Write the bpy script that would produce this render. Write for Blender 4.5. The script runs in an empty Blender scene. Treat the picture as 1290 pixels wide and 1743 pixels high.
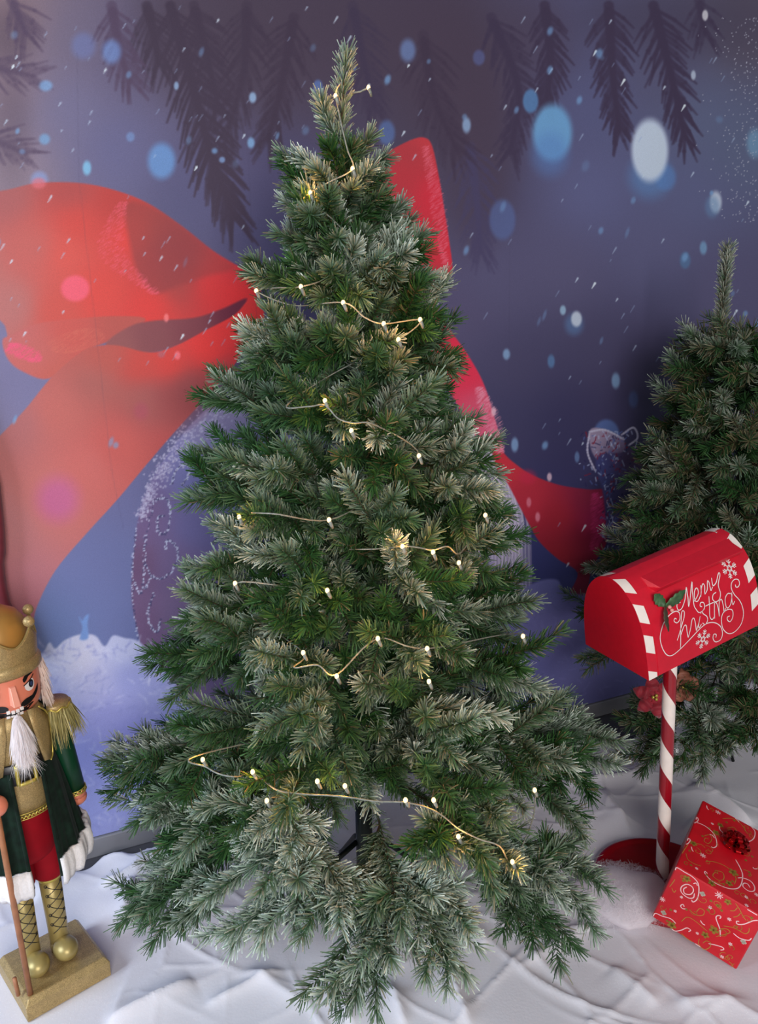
import bpy, math
import numpy as np
from mathutils import Matrix, Vector, Euler

# ------------------------------------------------------------------ camera, world, lights, exposure
S = bpy.context.scene
COL = S.collection
F_PX, CAM_H = 1292.0, 1.43
PITCH, ROLL = math.radians(11.6), math.radians(-0.93)
_r0 = np.array([1., 0, 0]); FWD = np.array([0, math.cos(PITCH), -math.sin(PITCH)])
_u0 = np.array([0, math.sin(PITCH), math.cos(PITCH)])
RGT = _r0 * math.cos(ROLL) + _u0 * math.sin(ROLL)
UPV = -_r0 * math.sin(ROLL) + _u0 * math.cos(ROLL)
EYE = np.array([0, 0, CAM_H])
cam = bpy.data.cameras.new('camera'); cam.sensor_fit = 'HORIZONTAL'; cam.sensor_width = 36.0
cam.lens = 36.0 * F_PX / 1290.0; cam.clip_start = 0.05
co = bpy.data.objects.new('camera', cam); COL.objects.link(co)
co.matrix_world = Matrix(((RGT[0], UPV[0], -FWD[0], 0), (RGT[1], UPV[1], -FWD[1], 0), (RGT[2], UPV[2], -FWD[2], CAM_H), (0, 0, 0, 1)))
S.camera = co
S.view_settings.view_transform = 'Standard'; S.view_settings.look = 'None'
S.view_settings.gamma = 1.0; S.view_settings.use_curve_mapping = False
S.view_settings.exposure = 0.0

W = bpy.data.worlds.new('room_air'); S.world = W; W.use_nodes = True
W.node_tree.nodes['Background'].inputs[0].default_value = (0.80, 0.88, 1.0, 1)
W.node_tree.nodes['Background'].inputs[1].default_value = 0.18


def area_light(name, loc, aim, sx, sy, power, col):
    l = bpy.data.lights.new(name, 'AREA'); l.shape = 'RECTANGLE'; l.size = sx; l.size_y = sy; l.energy = power; l.color = col
    o = bpy.data.objects.new(name, l); COL.objects.link(o); o.location = loc
    o.rotation_euler = (Vector(aim) - Vector(loc)).to_track_quat('-Z', 'Y').to_euler()
    return o


area_light('shopfront_daylight', (.80, -2.3, 2.0), (.25, 2.0, .7), 2.2, 1.5, 128, (1.0, .97, .96))
area_light('window_daylight', (-2.4, .1, 1.5), (-.2, 1.7, .3), 1.1, 1.3, 66, (.70, .83, 1.0))


def at(px, py, Y):
    """point of the place seen at photo pixel (px, py) on the upright plane at distance Y"""
    d = FWD + RGT * ((px - 645) / F_PX) - UPV * ((py - 871.5) / F_PX)
    return EYE + d * (Y / d[1])


def onz(px, py, z):
    d = FWD + RGT * ((px - 645) / F_PX) - UPV * ((py - 871.5) / F_PX)
    return EYE + d * ((z - CAM_H) / d[2])


# ------------------------------------------------------------------ helpers
def tag(o, label=None, cat=None, group=None, kind=None):
    if label: o['label'] = label
    if cat: o['category'] = cat
    if group: o['group'] = group
    if kind: o['kind'] = kind
    return o


def empty(name, loc=(0, 0, 0), rot=(0, 0, 0)):
    o = bpy.data.objects.new(name, None); COL.objects.link(o); o.location = loc; o.rotation_euler = rot
    o.empty_display_size = 0.05
    return o


def norm(v):
    v = np.asarray(v, float); n = np.linalg.norm(v, axis=-1, keepdims=True)
    return v / np.maximum(n, 1e-12)


def mesh_np(name, V, Fq, mats, parent=None, smooth=False, col=None, mat_idx=None):
    """V (n,3), Fq (m,4) or (m,3) index arrays -> one mesh object"""
    me = bpy.data.meshes.new(name)
    V = np.asarray(V, np.float32); Fq = np.asarray(Fq, np.int32)
    k = Fq.shape[1]
    me.vertices.add(len(V)); me.vertices.foreach_set('co', V.ravel())
    me.loops.add(Fq.size); me.loops.foreach_set('vertex_index', Fq.ravel())
    me.polygons.add(len(Fq)); me.polygons.foreach_set('loop_start', np.arange(len(Fq), dtype=np.int32) * k)
    me.polygons.foreach_set('use_smooth', np.full(len(Fq), smooth))
    if mat_idx is not None: me.polygons.foreach_set('material_index', np.asarray(mat_idx, np.int32))
    if col is not None:
        a = me.color_attributes.new('col', 'FLOAT_COLOR', 'POINT')
        c = np.ones((len(V), 4), np.float32); c[:, :3] = col
        a.data.foreach_set('color', c.ravel())
    for m in (mats if isinstance(mats, (list, tuple)) else [mats]): me.materials.append(m)
    me.update(calc_edges=True)
    me.validate()
    o = bpy.data.objects.new(name, me); COL.objects.link(o)
    if parent: o.parent = parent
    return o


class MB:
    """collects shapes, then links them as ONE mesh object"""
    def __init__(s): s.v, s.f, s.m, s.s = [], [], [], []; s.mi = 0; s.sm = True

    def add(s, V, Fs, smooth=None):
        b = len(s.v); s.v += [tuple(map(float, p)) for p in V]
        for f in Fs:
            s.f.append(tuple(int(b + i) for i in f)); s.m.append(s.mi); s.s.append(s.sm if smooth is None else smooth)
        return s

    def box(s, c, d, R=None):
        c = np.array(c, float); d = np.array(d, float) / 2
        V = np.array([(x, y, z) for x in (-1, 1) for y in (-1, 1) for z in (-1, 1)], float) * d
        if R is not None: V = V @ np.asarray(R).T
        return s.add(V + c, [(0, 1, 3, 2), (4, 6, 7, 5), (0, 4, 5, 1), (2, 3, 7, 6), (0, 2, 6, 4), (1, 5, 7, 3)], False)

    def tube(s, P, rad, n=8, cap=True, flat=1.0):
        P = np.asarray(P, float); k = len(P); rad = np.broadcast_to(np.asarray(rad, float), (k,))
        T = norm(np.gradient(P, axis=0))
        a = np.array([0, 0, 1.]) if abs(T[0][2]) < .9 else np.array([1., 0, 0])
        U = norm(np.cross(T[0], a)); V = []
        th = np.linspace(0, 2 * np.pi, n, endpoint=False)
        for i in range(k):
            U = norm(U - T[i] * (U @ T[i])); N = np.cross(T[i], U)
            V.append(P[i] + rad[i] * (np.cos(th)[:, None] * U + flat * np.sin(th)[:, None] * N))
        V = np.concatenate(V)
        Fs = [(i * n + j, i * n + (j + 1) % n, (i + 1) * n + (j + 1) % n, (i + 1) * n + j) for i in range(k - 1) for j in range(n)]
        if cap: Fs += [tuple(range(n - 1, -1, -1)), tuple((k - 1) * n + j for j in range(n))]
        return s.add(V, Fs)

    def lathe(s, prof, n=32, a0=0., a1=2 * np.pi, c=(0, 0, 0), sx=1., sy=1., thick=None):
        """profile (r, z) turned about z; angle 0 = -Y (front), growing towards +X"""
        full = abs(a1 - a0 - 2 * np.pi) < 1e-6
        m = n if full else n + 1
        th = a0 + (a1 - a0) * np.arange(m) / n
        c = np.array(c, float); V = []
        for r, z in prof:
            V += [(c[0] + sx * r * math.sin(t), c[1] - sy * r * math.cos(t), c[2] + z) for t in th]
        k = len(prof)
        Fs = [(i * m + j, i * m + (j + 1) % m, (i + 1) * m + (j + 1) % m, (i + 1) * m + j) for i in range(k - 1) for j in range(m if full else m - 1)]
        return s.add(V, Fs)

    def ball(s, c, r, n=16, R=None):
        r = np.broadcast_to(np.asarray(r, float), (3,))
        V, Fs = [], []
        k = n // 2
        for i in range(k + 1):
            p = math.pi * i / k
            for j in range(n):
                t = 2 * math.pi * j / n
                V.append((math.sin(p) * math.cos(t) * r[0], math.sin(p) * math.sin(t) * r[1], math.cos(p) * r[2]))
        V = np.array(V)
        if R is not None: V = V @ np.asarray(R).T
        for i in range(k):
            for j in range(n):
                Fs.append((i * n + j, (i + 1) * n + j, (i + 1) * n + (j + 1) % n, i * n + (j + 1) % n))
        return s.add(V + np.array(c, float), Fs)

    def build(s, name, mats, parent=None, bevel=0, seg=2, solid=0, sub=0, loc=None, rot=None, auto=None):
        me = bpy.data.meshes.new(name); me.from_pydata(s.v, [], s.f)
        for m in (mats if isinstance(mats, (list, tuple)) else [mats]): me.materials.append(m)
        for p, mi, sm in zip(me.polygons, s.m, s.s): p.material_index = mi; p.use_smooth = sm
        me.validate(); me.update()
        o = bpy.data.objects.new(name, me); COL.objects.link(o)
        if parent: o.parent = parent
        if loc is not None: o.location = loc
        if rot is not None: o.rotation_euler = rot
        if solid:
            md = o.modifiers.new('solid', 'SOLIDIFY'); md.thickness = solid; md.offset = 0
        if bevel:
            md = o.modifiers.new('bevel', 'BEVEL'); md.width = bevel; md.segments = seg; md.limit_method = 'ANGLE'; md.angle_limit = math.radians(40)
        if sub:
            md = o.modifiers.new('sub', 'SUBSURF'); md.levels = sub; md.render_levels = sub
        return o


def spline(P, per=6, closed=False):
    P = np.asarray(P, float); n = len(P)
    if n < 3 and not closed: return P
    if closed: Q = np.concatenate([P[-1:], P, P[:2]])
    else: Q = np.concatenate([2 * P[:1] - P[1:2], P, 2 * P[-1:] - P[-2:-1]])
    out = []
    for i in range(1, len(Q) - 2):
        t = np.linspace(0, 1, per, endpoint=False)[:, None]
        a, b, c, d = Q[i - 1], Q[i], Q[i + 1], Q[i + 2]
        out.append(.5 * (2 * b + (c - a) * t + (2 * a - 5 * b + 4 * c - d) * t ** 2 + (3 * b - a - 3 * c + d) * t ** 3))
    out = np.concatenate(out)
    return out if closed else np.concatenate([out, P[-1:]])


def lin(c):
    c = np.asarray(c, float) / 255.
    return np.where(c <= .04045, c / 12.92, ((c + .055) / 1.055) ** 2.4)


# ------------------------------------------------------------------ materials
def new_mat(name):
    m = bpy.data.materials.new(name); m.use_nodes = True
    nt = m.node_tree; b = nt.nodes['Principled BSDF']
    return m, nt, b


def mat(name, rgb, rough=.6, metal=0., spec=.5, var=.12, scale=40., bump=0., bscale=200., sheen=0., trans=0., coat=0., sparkle=0.):
    """rgb 0-255; a noise keeps the colour from being flat, an optional bump and glitter"""
    m, nt, b = new_mat(name); L = nt.links
    tc = nt.nodes.new('ShaderNodeTexCoord'); no = nt.nodes.new('ShaderNodeTexNoise'); no.inputs['Scale'].default_value = scale
    no.inputs['Detail'].default_value = 4; L.new(tc.outputs['Object'], no.inputs['Vector'])
    rp = nt.nodes.new('ShaderNodeValToRGB'); L.new(no.outputs['Fac'], rp.inputs['Fac'])
    c = lin(rgb); rp.color_ramp.elements[0].position = .3; rp.color_ramp.elements[1].position = .7
    rp.color_ramp.elements[0].color = (*np.clip(c * (1 - var), 0, 1), 1); rp.color_ramp.elements[1].color = (*np.clip(c * (1 + var), 0, 1), 1)
    L.new(rp.outputs['Color'], b.inputs['Base Color'])
    b.inputs['Roughness'].default_value = rough; b.inputs['Metallic'].default_value = metal
    b.inputs['Specular IOR Level'].default_value = spec; b.inputs['Sheen Weight'].default_value = sheen
    b.inputs['Coat Weight'].default_value = coat; b.inputs['Coat Roughness'].default_value = .12
    b.inputs['Transmission Weight'].default_value = trans
    if sparkle:
        vo = nt.nodes.new('ShaderNodeTexVoronoi'); vo.inputs['Scale'].default_value = sparkle; L.new(tc.outputs['Object'], vo.inputs['Vector'])
        bp = nt.nodes.new('ShaderNodeBump'); bp.inputs['Strength'].default_value = .8; bp.inputs['Distance'].default_value = .001
        sp = nt.nodes.new('ShaderNodeSeparateColor'); L.new(vo.outputs['Color'], sp.inputs['Color'])
        L.new(sp.outputs['Red'], bp.inputs['Height']); L.new(bp.outputs['Normal'], b.inputs['Normal'])
        mx = nt.nodes.new('ShaderNodeMix'); mx.data_type = 'RGBA'; mx.blend_type = 'MULTIPLY'; mx.inputs['Factor'].default_value = .55
        mr = nt.nodes.new('ShaderNodeMapRange'); mr.inputs['From Min'].default_value = 0; mr.inputs['From Max'].default_value = 1
        mr.inputs['To Min'].default_value = .45; mr.inputs['To Max'].default_value = 1.7
        L.new(sp.outputs['Green'], mr.inputs['Value']); L.new(rp.outputs['Color'], mx.inputs['A']); L.new(mr.outputs['Result'], mx.inputs['B'])
        L.new(mx.outputs['Result'], b.inputs['Base Color'])
    elif bump:
        n2 = nt.nodes.new('ShaderNodeTexNoise'); n2.inputs['Scale'].default_value = bscale; n2.inputs['Detail'].default_value = 3
        L.new(tc.outputs['Object'], n2.inputs['Vector'])
        bp = nt.nodes.new('ShaderNodeBump'); bp.inputs['Strength'].default_value = bump; bp.inputs['Distance'].default_value = .002
        L.new(n2.outputs['Fac'], bp.inputs['Height']); L.new(bp.outputs['Normal'], b.inputs['Normal'])
    return m


def vcol_mat(name, rough=.6, spec=.3, noise=0., nscale=600., trans=0.):
    m, nt, b = new_mat(name); L = nt.links
    a = nt.nodes.new('ShaderNodeAttribute'); a.attribute_name = 'col'
    src = a.outputs['Color']
    if noise:
        tc = nt.nodes.new('ShaderNodeTexCoord'); no = nt.nodes.new('ShaderNodeTexNoise'); no.inputs['Scale'].default_value = nscale
        no.inputs['Detail'].default_value = 2; L.new(tc.outputs['Object'], no.inputs['Vector'])
        mr = nt.nodes.new('ShaderNodeMapRange'); mr.inputs['To Min'].default_value = 1 - noise; mr.inputs['To Max'].default_value = 1 + noise
        mr.inputs['From Min'].default_value = .25; mr.inputs['From Max'].default_value = .75
        L.new(no.outputs['Fac'], mr.inputs['Value'])
        mx = nt.nodes.new('ShaderNodeVectorMath'); mx.operation = 'SCALE'
        L.new(src, mx.inputs[0]); L.new(mr.outputs['Result'], mx.inputs['Scale']); src = mx.outputs[0]
    L.new(src, b.inputs['Base Color'])
    b.inputs['Roughness'].default_value = rough; b.inputs['Specular IOR Level'].default_value = spec
    if trans:
        tl = nt.nodes.new('ShaderNodeBsdfTranslucent'); ms = nt.nodes.new('ShaderNodeMixShader'); ms.inputs[0].default_value = trans
        L.new(src, tl.inputs['Color']); out = nt.nodes['Material Output']
        L.new(b.outputs[0], ms.inputs[1]); L.new(tl.outputs[0], ms.inputs[2]); L.new(ms.outputs[0], out.inputs['Surface'])
    return m


M = {}
M['plaster'] = mat('painted plaster', (150, 148, 160), .8)
M['skirting'] = mat('grey skirting paint', (138, 136, 140), .5, scale=8)
M['laminate'] = mat('dark grey laminate', (78, 76, 82), .45, scale=12, var=.2)
M['print'] = vcol_mat('printed wall paper', .55, .35, .10, 500.)
M['needle'] = vcol_mat('frosted needles', .6, .2, 0, trans=.06)
M['bark'] = mat('brown wire stem', (70, 60, 48), .8)
M['dark_metal'] = mat('dark green metal', (30, 36, 32), .4, .6)
M['gold_glitter'] = mat('gold glitter', (176, 150, 100), .42, .35, var=.1, sparkle=900.)
M['gold_paint'] = mat('gold paint', (170, 150, 92), .38, .35, scale=20, bump=.05)
M['gold_satin'] = mat('gold satin', (178, 132, 66), .42, .3, scale=14)
M['gold_trim'] = mat('gold braid', (206, 186, 92), .35, .6, scale=80)
M['fringe'] = mat('pale gold fringe thread', (176, 164, 106), .5, .2)
M['skin'] = mat('painted skin', (226, 132, 104), .38, scale=10, var=.05, coat=.2)
M['nose'] = mat('painted nose', (238, 158, 134), .35, scale=10, var=.04, coat=.2)
M['black'] = mat('black paint', (24, 20, 22), .35)
M['white'] = mat('white paint', (236, 230, 226), .4, var=.03)
M['blue'] = mat('blue iris paint', (52, 66, 100), .35)
M['felt'] = mat('white fur', (236, 232, 230), .9, var=.05, scale=160, bump=.5, bscale=300)
M['velvet'] = mat('dark green velvet', (10, 30, 20), .8, spec=.2, var=.5, scale=70, sheen=.05, bump=.3, bscale=120)
M['green_paint'] = mat('green satin paint', (12, 60, 36), .38, scale=20)
M['red_cloth'] = mat('red trousers cloth', (146, 4, 22), .75, scale=30, sheen=.0, spec=.2)
M['wood'] = mat('staff wood', (164, 108, 72), .5, scale=30, var=.2)


def hair_mat(name, rgb):
    m = mat(name, rgb, .6, var=.04); nt = m.node_tree; b = nt.nodes['Principled BSDF']; tl = nt.nodes.new('ShaderNodeBsdfTranslucent'); ms = nt.nodes.new('ShaderNodeMixShader')
    ms.inputs[0].default_value = .45; tl.inputs['Color'].default_value = (*lin(rgb), 1)
    nt.links.new(b.outputs[0], ms.inputs[1]); nt.links.new(tl.outputs[0], ms.inputs[2]); nt.links.new(ms.outputs[0], nt.nodes['Material Output'].inputs['Surface'])
    return m


M['hair'] = hair_mat('white hair', (252, 246, 246)); M['hair_warm'] = hair_mat('cream hair', (248, 234, 224))
M['red_metal'] = mat('red powder coat', (206, 16, 42), .42, scale=60, var=.05, bump=.15, bscale=900)
M['white_metal'] = mat('white powder coat', (244, 232, 222), .42, scale=50, var=.04)
M['dark_red'] = mat('glossy dark red paint', (150, 8, 26), .25, scale=20, coat=.4)
M['holly'] = mat('holly green', (62, 96, 58), .5, scale=70, var=.35)
M['holly_dark'] = mat('holly dark', (70, 62, 44), .6, scale=60, var=.3)
M['berry'] = mat('pale berry', (224, 150, 140), .3)
M['paper_red'] = mat('red wrapping paper', (206, 18, 34), .33, scale=24, var=.08, coat=.25)
M['ink_white'] = mat('white ink', (250, 206, 206), .4, var=.04)
M['ink_gold'] = mat('gold ink', (196, 138, 62), .4, .25)
M['ink_olive'] = mat('olive gold ink', (160, 132, 52), .4, .25)
M['ink_silver'] = mat('silver ink', (232, 226, 206), .35, .3)
M['foil'] = mat('red foil', (176, 10, 20), .22, .75, var=.05)
M['cable'] = mat('pale twisted cable', (128, 132, 122), .6, var=.35, scale=120)
M['poinsettia'] = mat('dark red velvet petal', (156, 26, 44), .65, scale=40, var=.3, sheen=.3)
M['copper'] = mat('copper brown petal', (150, 92, 72), .6, scale=40, var=.3)
M['red_sheet'] = mat('burgundy sheet', (120, 34, 48), .8, scale=30, var=.15, sheen=.2)
M['wool'] = hair_mat('polyester wool', (252, 246, 250))


def bulb_mat():
    m, nt, b = new_mat('warm light'); 
    b.inputs['Base Color'].default_value = (.35, .24, .12, 1)
    b.inputs['Emission Color'].default_value = (1.0, .66, .32, 1); b.inputs['Emission Strength'].default_value = 2.4
    return m


M['bulb'] = bulb_mat()


def glass_mat():
    m, nt, b = new_mat('clear acrylic')
    b.inputs['Base Color'].default_value = (.95, .97, 1, 1); b.inputs['Transmission Weight'].default_value = .9; b.inputs['Roughness'].default_value = .08
    return m


M['glass'] = glass_mat()


def cloth_mat():
    m, nt, b = new_mat('white fleece cloth'); L = nt.links
    tc = nt.nodes.new('ShaderNodeTexCoord')
    n1 = nt.nodes.new('ShaderNodeTexNoise'); n1.inputs['Scale'].default_value = 3.5; n1.inputs['Detail'].default_value = 5; L.new(tc.outputs['Object'], n1.inputs['Vector'])
    rp = nt.nodes.new('ShaderNodeValToRGB'); L.new(n1.outputs['Fac'], rp.inputs['Fac'])
    rp.color_ramp.elements[0].color = (*lin((214, 208, 212)), 1); rp.color_ramp.elements[1].color = (*lin((240, 238, 244)), 1)
    # sprinkled snow glitter
    vo = nt.nodes.new('ShaderNodeTexVoronoi'); vo.inputs['Scale'].default_value = 260; L.new(tc.outputs['Object'], vo.inputs['Vector'])
    lt = nt.nodes.new('ShaderNodeMath'); lt.operation = 'LESS_THAN'; lt.inputs[1].default_value = .16; L.new(vo.outputs['Distance'], lt.inputs[0])
    n3 = nt.nodes.new('ShaderNodeTexNoise'); n3.inputs['Scale'].default_value = 2.2; L.new(tc.outputs['Object'], n3.inputs['Vector'])
    gt = nt.nodes.new('ShaderNodeMapRange'); gt.inputs['From Min'].default_value = .45; gt.inputs['From Max'].default_value = .62; L.new(n3.outputs['Fac'], gt.inputs['Value'])
    ml = nt.nodes.new('ShaderNodeMath'); ml.operation = 'MULTIPLY'; L.new(lt.outputs[0], ml.inputs[0]); L.new(gt.outputs['Result'], ml.inputs[1])
    mx = nt.nodes.new('ShaderNodeMix'); mx.data_type = 'RGBA'; L.new(ml.outputs[0], mx.inputs['Factor']); L.new(rp.outputs['Color'], mx.inputs['A'])
    mx.inputs['B'].default_value = (.97, .97, 1, 1)
    L.new(mx.outputs['Result'], b.inputs['Base Color'])
    rr = nt.nodes.new('ShaderNodeMapRange'); rr.inputs['To Min'].default_value = .9; rr.inputs['To Max'].default_value = .25; L.new(ml.outputs[0], rr.inputs['Value'])
    L.new(rr.outputs['Result'], b.inputs['Roughness'])
    n2 = nt.nodes.new('ShaderNodeTexNoise'); n2.inputs['Scale'].default_value = 160; n2.inputs['Detail'].default_value = 3; L.new(tc.outputs['Object'], n2.inputs['Vector'])
    bp = nt.nodes.new('ShaderNodeBump'); bp.inputs['Strength'].default_value = .35; bp.inputs['Distance'].default_value = .001
    L.new(n2.outputs['Fac'], bp.inputs['Height']); L.new(bp.outputs['Normal'], b.inputs['Normal'])
    b.inputs['Sheen Weight'].default_value = .15
    return m


M['cloth'] = cloth_mat()

# ------------------------------------------------------------------ the room
WA = math.radians(25.8)
WD = np.array([math.cos(WA), math.sin(WA), 0.]); WN = np.array([math.sin(WA), -math.cos(WA), 0.]); WO = np.array([0, 2.405, 0.])


def wall_pt(s, t, z): return WO + WD * s + WN * t + np.array([0, 0, z])


Rw = np.stack([WD, -WN, [0, 0, 1]], 1)
MB().box(wall_pt(.3, -.06, 1.6), (5.6, .10, 3.2), Rw).build('wall_back', M['plaster'])['kind'] = 'structure'
MB().box(wall_pt(.3, .0005, .03), (5.6, .019, .06), Rw).build('baseboard_back', M['skirting'], bevel=.003)['kind'] = 'structure'
MB().box((0.4, .9, -.03), (7.5, 7.5, .06), Rw).build('floor', M['laminate'])['kind'] = 'structure'

# ------------------------------------------------------------------ the printed mural: a fine sheet whose print is stored point by point
def build_mural():
    rng = np.random.default_rng(5)
    s = np.unique(np.concatenate([np.arange(-2.1, -1.25, .02), np.arange(-1.25, 1.95, .0031), np.arange(1.95, 2.6, .02)]))
    z = np.unique(np.concatenate([np.arange(.062, 2.72, .0031), np.arange(2.72, 3.1, .02)]))
    ns, nz = len(s), len(z)
    Sg, Zg = np.meshgrid(s, z)
    P = WO[None, None] + WD * Sg[..., None] + WN * .0012 + np.array([0, 0, 1.]) * Zg[..., None]
    D = P - EYE; dz = D @ FWD
    X = 645 + F_PX * (D @ RGT) / dz; Y = 871.5 - F_PX * (D @ UPV) / dz     # artwork coordinates of every point of the sheet
    C = np.zeros((nz, ns, 3))
    Xc, Yc = X[::20, ::20], Y[::20, ::20]

    def region(x0, y0, x1, y1):
        m = (Xc > x0 - 30) & (Xc < x1 + 30) & (Yc > y0 - 30) & (Yc < y1 + 30)
        if not m.any(): return None
        r = np.where(m.any(1))[0]; c = np.where(m.any(0))[0]
        return slice(max(0, (r[0] - 1) * 20), (r[-1] + 2) * 20), slice(max(0, (c[0] - 1) * 20), (c[-1] + 2) * 20)

    def shepard(x, y, pts, p=1.6, eps=900.):
        num = 0; den = 0
        for px, py, *c in pts:
            w = 1. / ((x - px) ** 2 + (y - py) ** 2 + eps) ** p
            num = num + w[..., None] * np.array(c, float); den = den + w
        return num / den[..., None]

    def blend(sl, a, c):
        C[sl] = C[sl] * (1 - a[..., None]) + c * a[..., None]

    def poly(pts, col, soft=1.3, smooth=True, op=1., per=5):
        pts = np.array(pts, float)
        Q = spline(pts, per, True) if smooth else pts
        sl = region(Q[:, 0].min(), Q[:, 1].min(), Q[:, 0].max(), Q[:, 1].max())
        if sl is None: return
        x, y = X[sl], Y[sl]; d2 = np.full(x.shape, 1e9); ins = np.zeros(x.shape, bool)
        for i in range(len(Q)):
            ax, ay = Q[i]; bx, by = Q[(i + 1) % len(Q)]
            ex, ey = bx - ax, by - ay; l2 = ex * ex + ey * ey + 1e-9
            t = np.clip(((x - ax) * ex + (y - ay) * ey) / l2, 0, 1)
            d2 = np.minimum(d2, (x - ax - t * ex) ** 2 + (y - ay - t * ey) ** 2)
            if ay != by:
                ins ^= ((ay > y) != (by > y)) & (x < ex * (y - ay) / ey + ax)
        sd = np.where(ins, -1, 1) * np.sqrt(d2)
        a = np.clip(.5 - sd / (2 * soft), 0, 1) * op
        c = shepard(x, y, col, 1.8, 900.) if isinstance(col, list) else np.array(col, float)
        blend(sl, a, c)

    def stroke(pts, w, col, op=1., soft=1.):
        pts = np.array(pts, float)
        for i in range(len(pts) - 1):
            (ax, ay), (bx, by) = pts[i], pts[i + 1]
            wm = (w[i], w[i + 1]) if hasattr(w, '__len__') else (w, w)
            r = max(wm) + soft
            sl = region(min(ax, bx) - r, min(ay, by) - r, max(ax, bx) + r, max(ay, by) + r)
            if sl is None: continue
            x, y = X[sl], Y[sl]; ex, ey = bx - ax, by - ay
            t = np.clip(((x - ax) * ex + (y - ay) * ey) / (ex * ex + ey * ey + 1e-9), 0, 1)
            d = np.hypot(x - ax - t * ex, y - ay - t * ey)
            a = np.clip((wm[0] + (wm[1] - wm[0]) * t - d) / (2 * soft) + .5, 0, 1) * op
            blend(sl, a, np.array(col, float))

    def spot(cx, cy, rx, ry, col, op=1., edge=.35, rot=0.):
        R = max(rx, ry) * (1 + edge) + 2
        sl = region(cx - R, cy - R, cx + R, cy + R)
        if sl is None: return
        x, y = X[sl] - cx, Y[sl] - cy; c, sn = math.cos(rot), math.sin(rot)
        d = np.hypot((x * c + y * sn) / rx, (-x * sn + y * c) / ry)
        a = np.clip((1 + edge - d) / (2 * edge), 0, 1); a = a * a * (3 - 2 * a) * op
        blend(sl, a, np.array(col, float))

    # sky; its pale pink left is partly glare haze painted into the print
    C[:] = shepard(X, Y, SKY, 1.7, 4000.); C[:] = C * .80 + (C.mean(-1, keepdims=True) + 4) * .20
    # fir branches hanging into the top of the picture, out of focus
    dark = (72, 58, 78)
    for cx, cy, rx, ry, o in [(310, 50, 70, 90, .5), (430, 60, 120, 130, .75), (560, 70, 110, 120, .7), (760, 120, 110, 170, .92), (690, 60, 90, 90, .6), (820, 230, 50, 130, .8), (800, 360, 40, 70, .4), (910, 60, 60, 70, .5), (1050, 30, 60, 40, .5), (1140, 40, 60, 60, .6), (1240, 40, 70, 50, .5), (15, 60, 40, 50, .5), (20, 220, 30, 90, .35)]:
        spot(cx, cy, rx, ry, (76, 62, 80) if cx < 1000 else (74, 66, 88), o, .8)
    for sp, ln, op, tone in BOUGHS:
        Q = spline(sp, 8); stroke(Q, np.linspace(9, 2, len(Q)), tone, op, 2.5)
        n = int(np.hypot(*np.diff(Q, axis=0).T).sum() / 8.5)
        for k in range(n):
            f = (k + .5) / n; i = min(int(f * (len(Q) - 1)), len(Q) - 2)
            p = Q[i] + (Q[i + 1] - Q[i]) * (f * (len(Q) - 1) - i); T = norm(Q[i + 1] - Q[i])
            for sg in (-1, 1):
                ln2 = ln * 1.3; a = sg * (.80 - .42 * f + rng.normal(0, .1)); c, sn = math.cos(a), math.sin(a)
                d = np.array([T[0] * c - T[1] * sn, T[0] * sn + T[1] * c]); l = ln2 * (.75 + .4 * rng.random()) * (1 - .25 * f)
                m = p + d * l * .55; e = m + norm(d + T * .25) * l * .45
                stroke([p, m, e], [3.3, 3.0, 1.4], tone, op * (.75 + .3 * rng.random()), 1.8)
    # blurred window light and bokeh
    for b in BOKEH: spot(*b)
    # bauble behind the tree
    poly(BAUBLE, BAUBLE_C, 1.5)
    for q, wd in BAUBLE_LINES:
        Q = spline(q, 12); st = np.linspace(0, len(Q) - 1, int(len(Q) * 1.4))
        for f in st:
            i = min(int(f), len(Q) - 2); p = Q[i] + (Q[i + 1] - Q[i]) * (f - i) + rng.normal(0, wd, 2)
            spot(p[0], p[1], 1.0 + rng.random() * .8, 1.0 + rng.random() * .8, (190, 192, 220) if rng.random() < .6 else (74, 70, 110), .9, .5)
    for k in range(900):   # frosted shoulder of the bauble
        f = rng.random(); q = BAND[0] + (BAND[1] - BAND[0]) * f if False else None
        i = rng.integers(0, len(BAND) - 1); p = np.array(BAND[i]) + (np.array(BAND[i + 1]) - np.array(BAND[i])) * f + rng.normal(0, 5 + 4 * i, 2)
        spot(p[0], p[1], 1.6, 1.6, (186, 180, 208) if rng.random() < .7 else (140, 130, 170), .75, .6)
    for k in range(46):    # ribbed frosting on the right of the bauble
        x0 = 760 + k * 2.9; y0 = 745 + max(0, k - 20) * 3.2 + rng.normal(0, 6)
        stroke([(x0, y0), (x0 + 12, y0 + 80), (x0 + 14, y0 + 200)], 1.3, (150, 140, 172) if k % 2 else (206, 198, 214), .7, 1.)
    # ribbon; the washed-out left end includes the same painted haze
    for pts, col, so in RIBBON: poly(pts, col, so)
    poly([(214, 350), (250, 349), (310, 389), (360, 428), (398, 455), (350, 470), (300, 488), (266, 498), (238, 470), (222, 420)], [(240, 380, 160, 64, 62), (300, 430, 148, 58, 62), (380, 455, 170, 56, 58)], 5., op=.75)
    poly([(140, 648), (250, 655), (330, 640), (392, 615), (365, 672), (300, 730), (225, 705)], [(200, 670, 172, 92, 86), (320, 660, 152, 72, 74)], 16., op=.6)
    for (x0, y0, x1, y1, x2, y2, w, c, o) in SHEEN:
        Q = spline([(x0, y0), (x1, y1), (x2, y2)], 26)
        for k, p in enumerate(Q):
            wl = w * (.5 + math.sin(math.pi * k / (len(Q) - 1)))
            for j in range(9):
                o2 = (rng.random() - .5) * wl
                stroke([p + np.array([o2 - 2.5, 1.6]), p + np.array([o2 + 2.5, -1.6])], .5, c, o * (.3 + .7 * rng.random()), .7)
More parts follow.
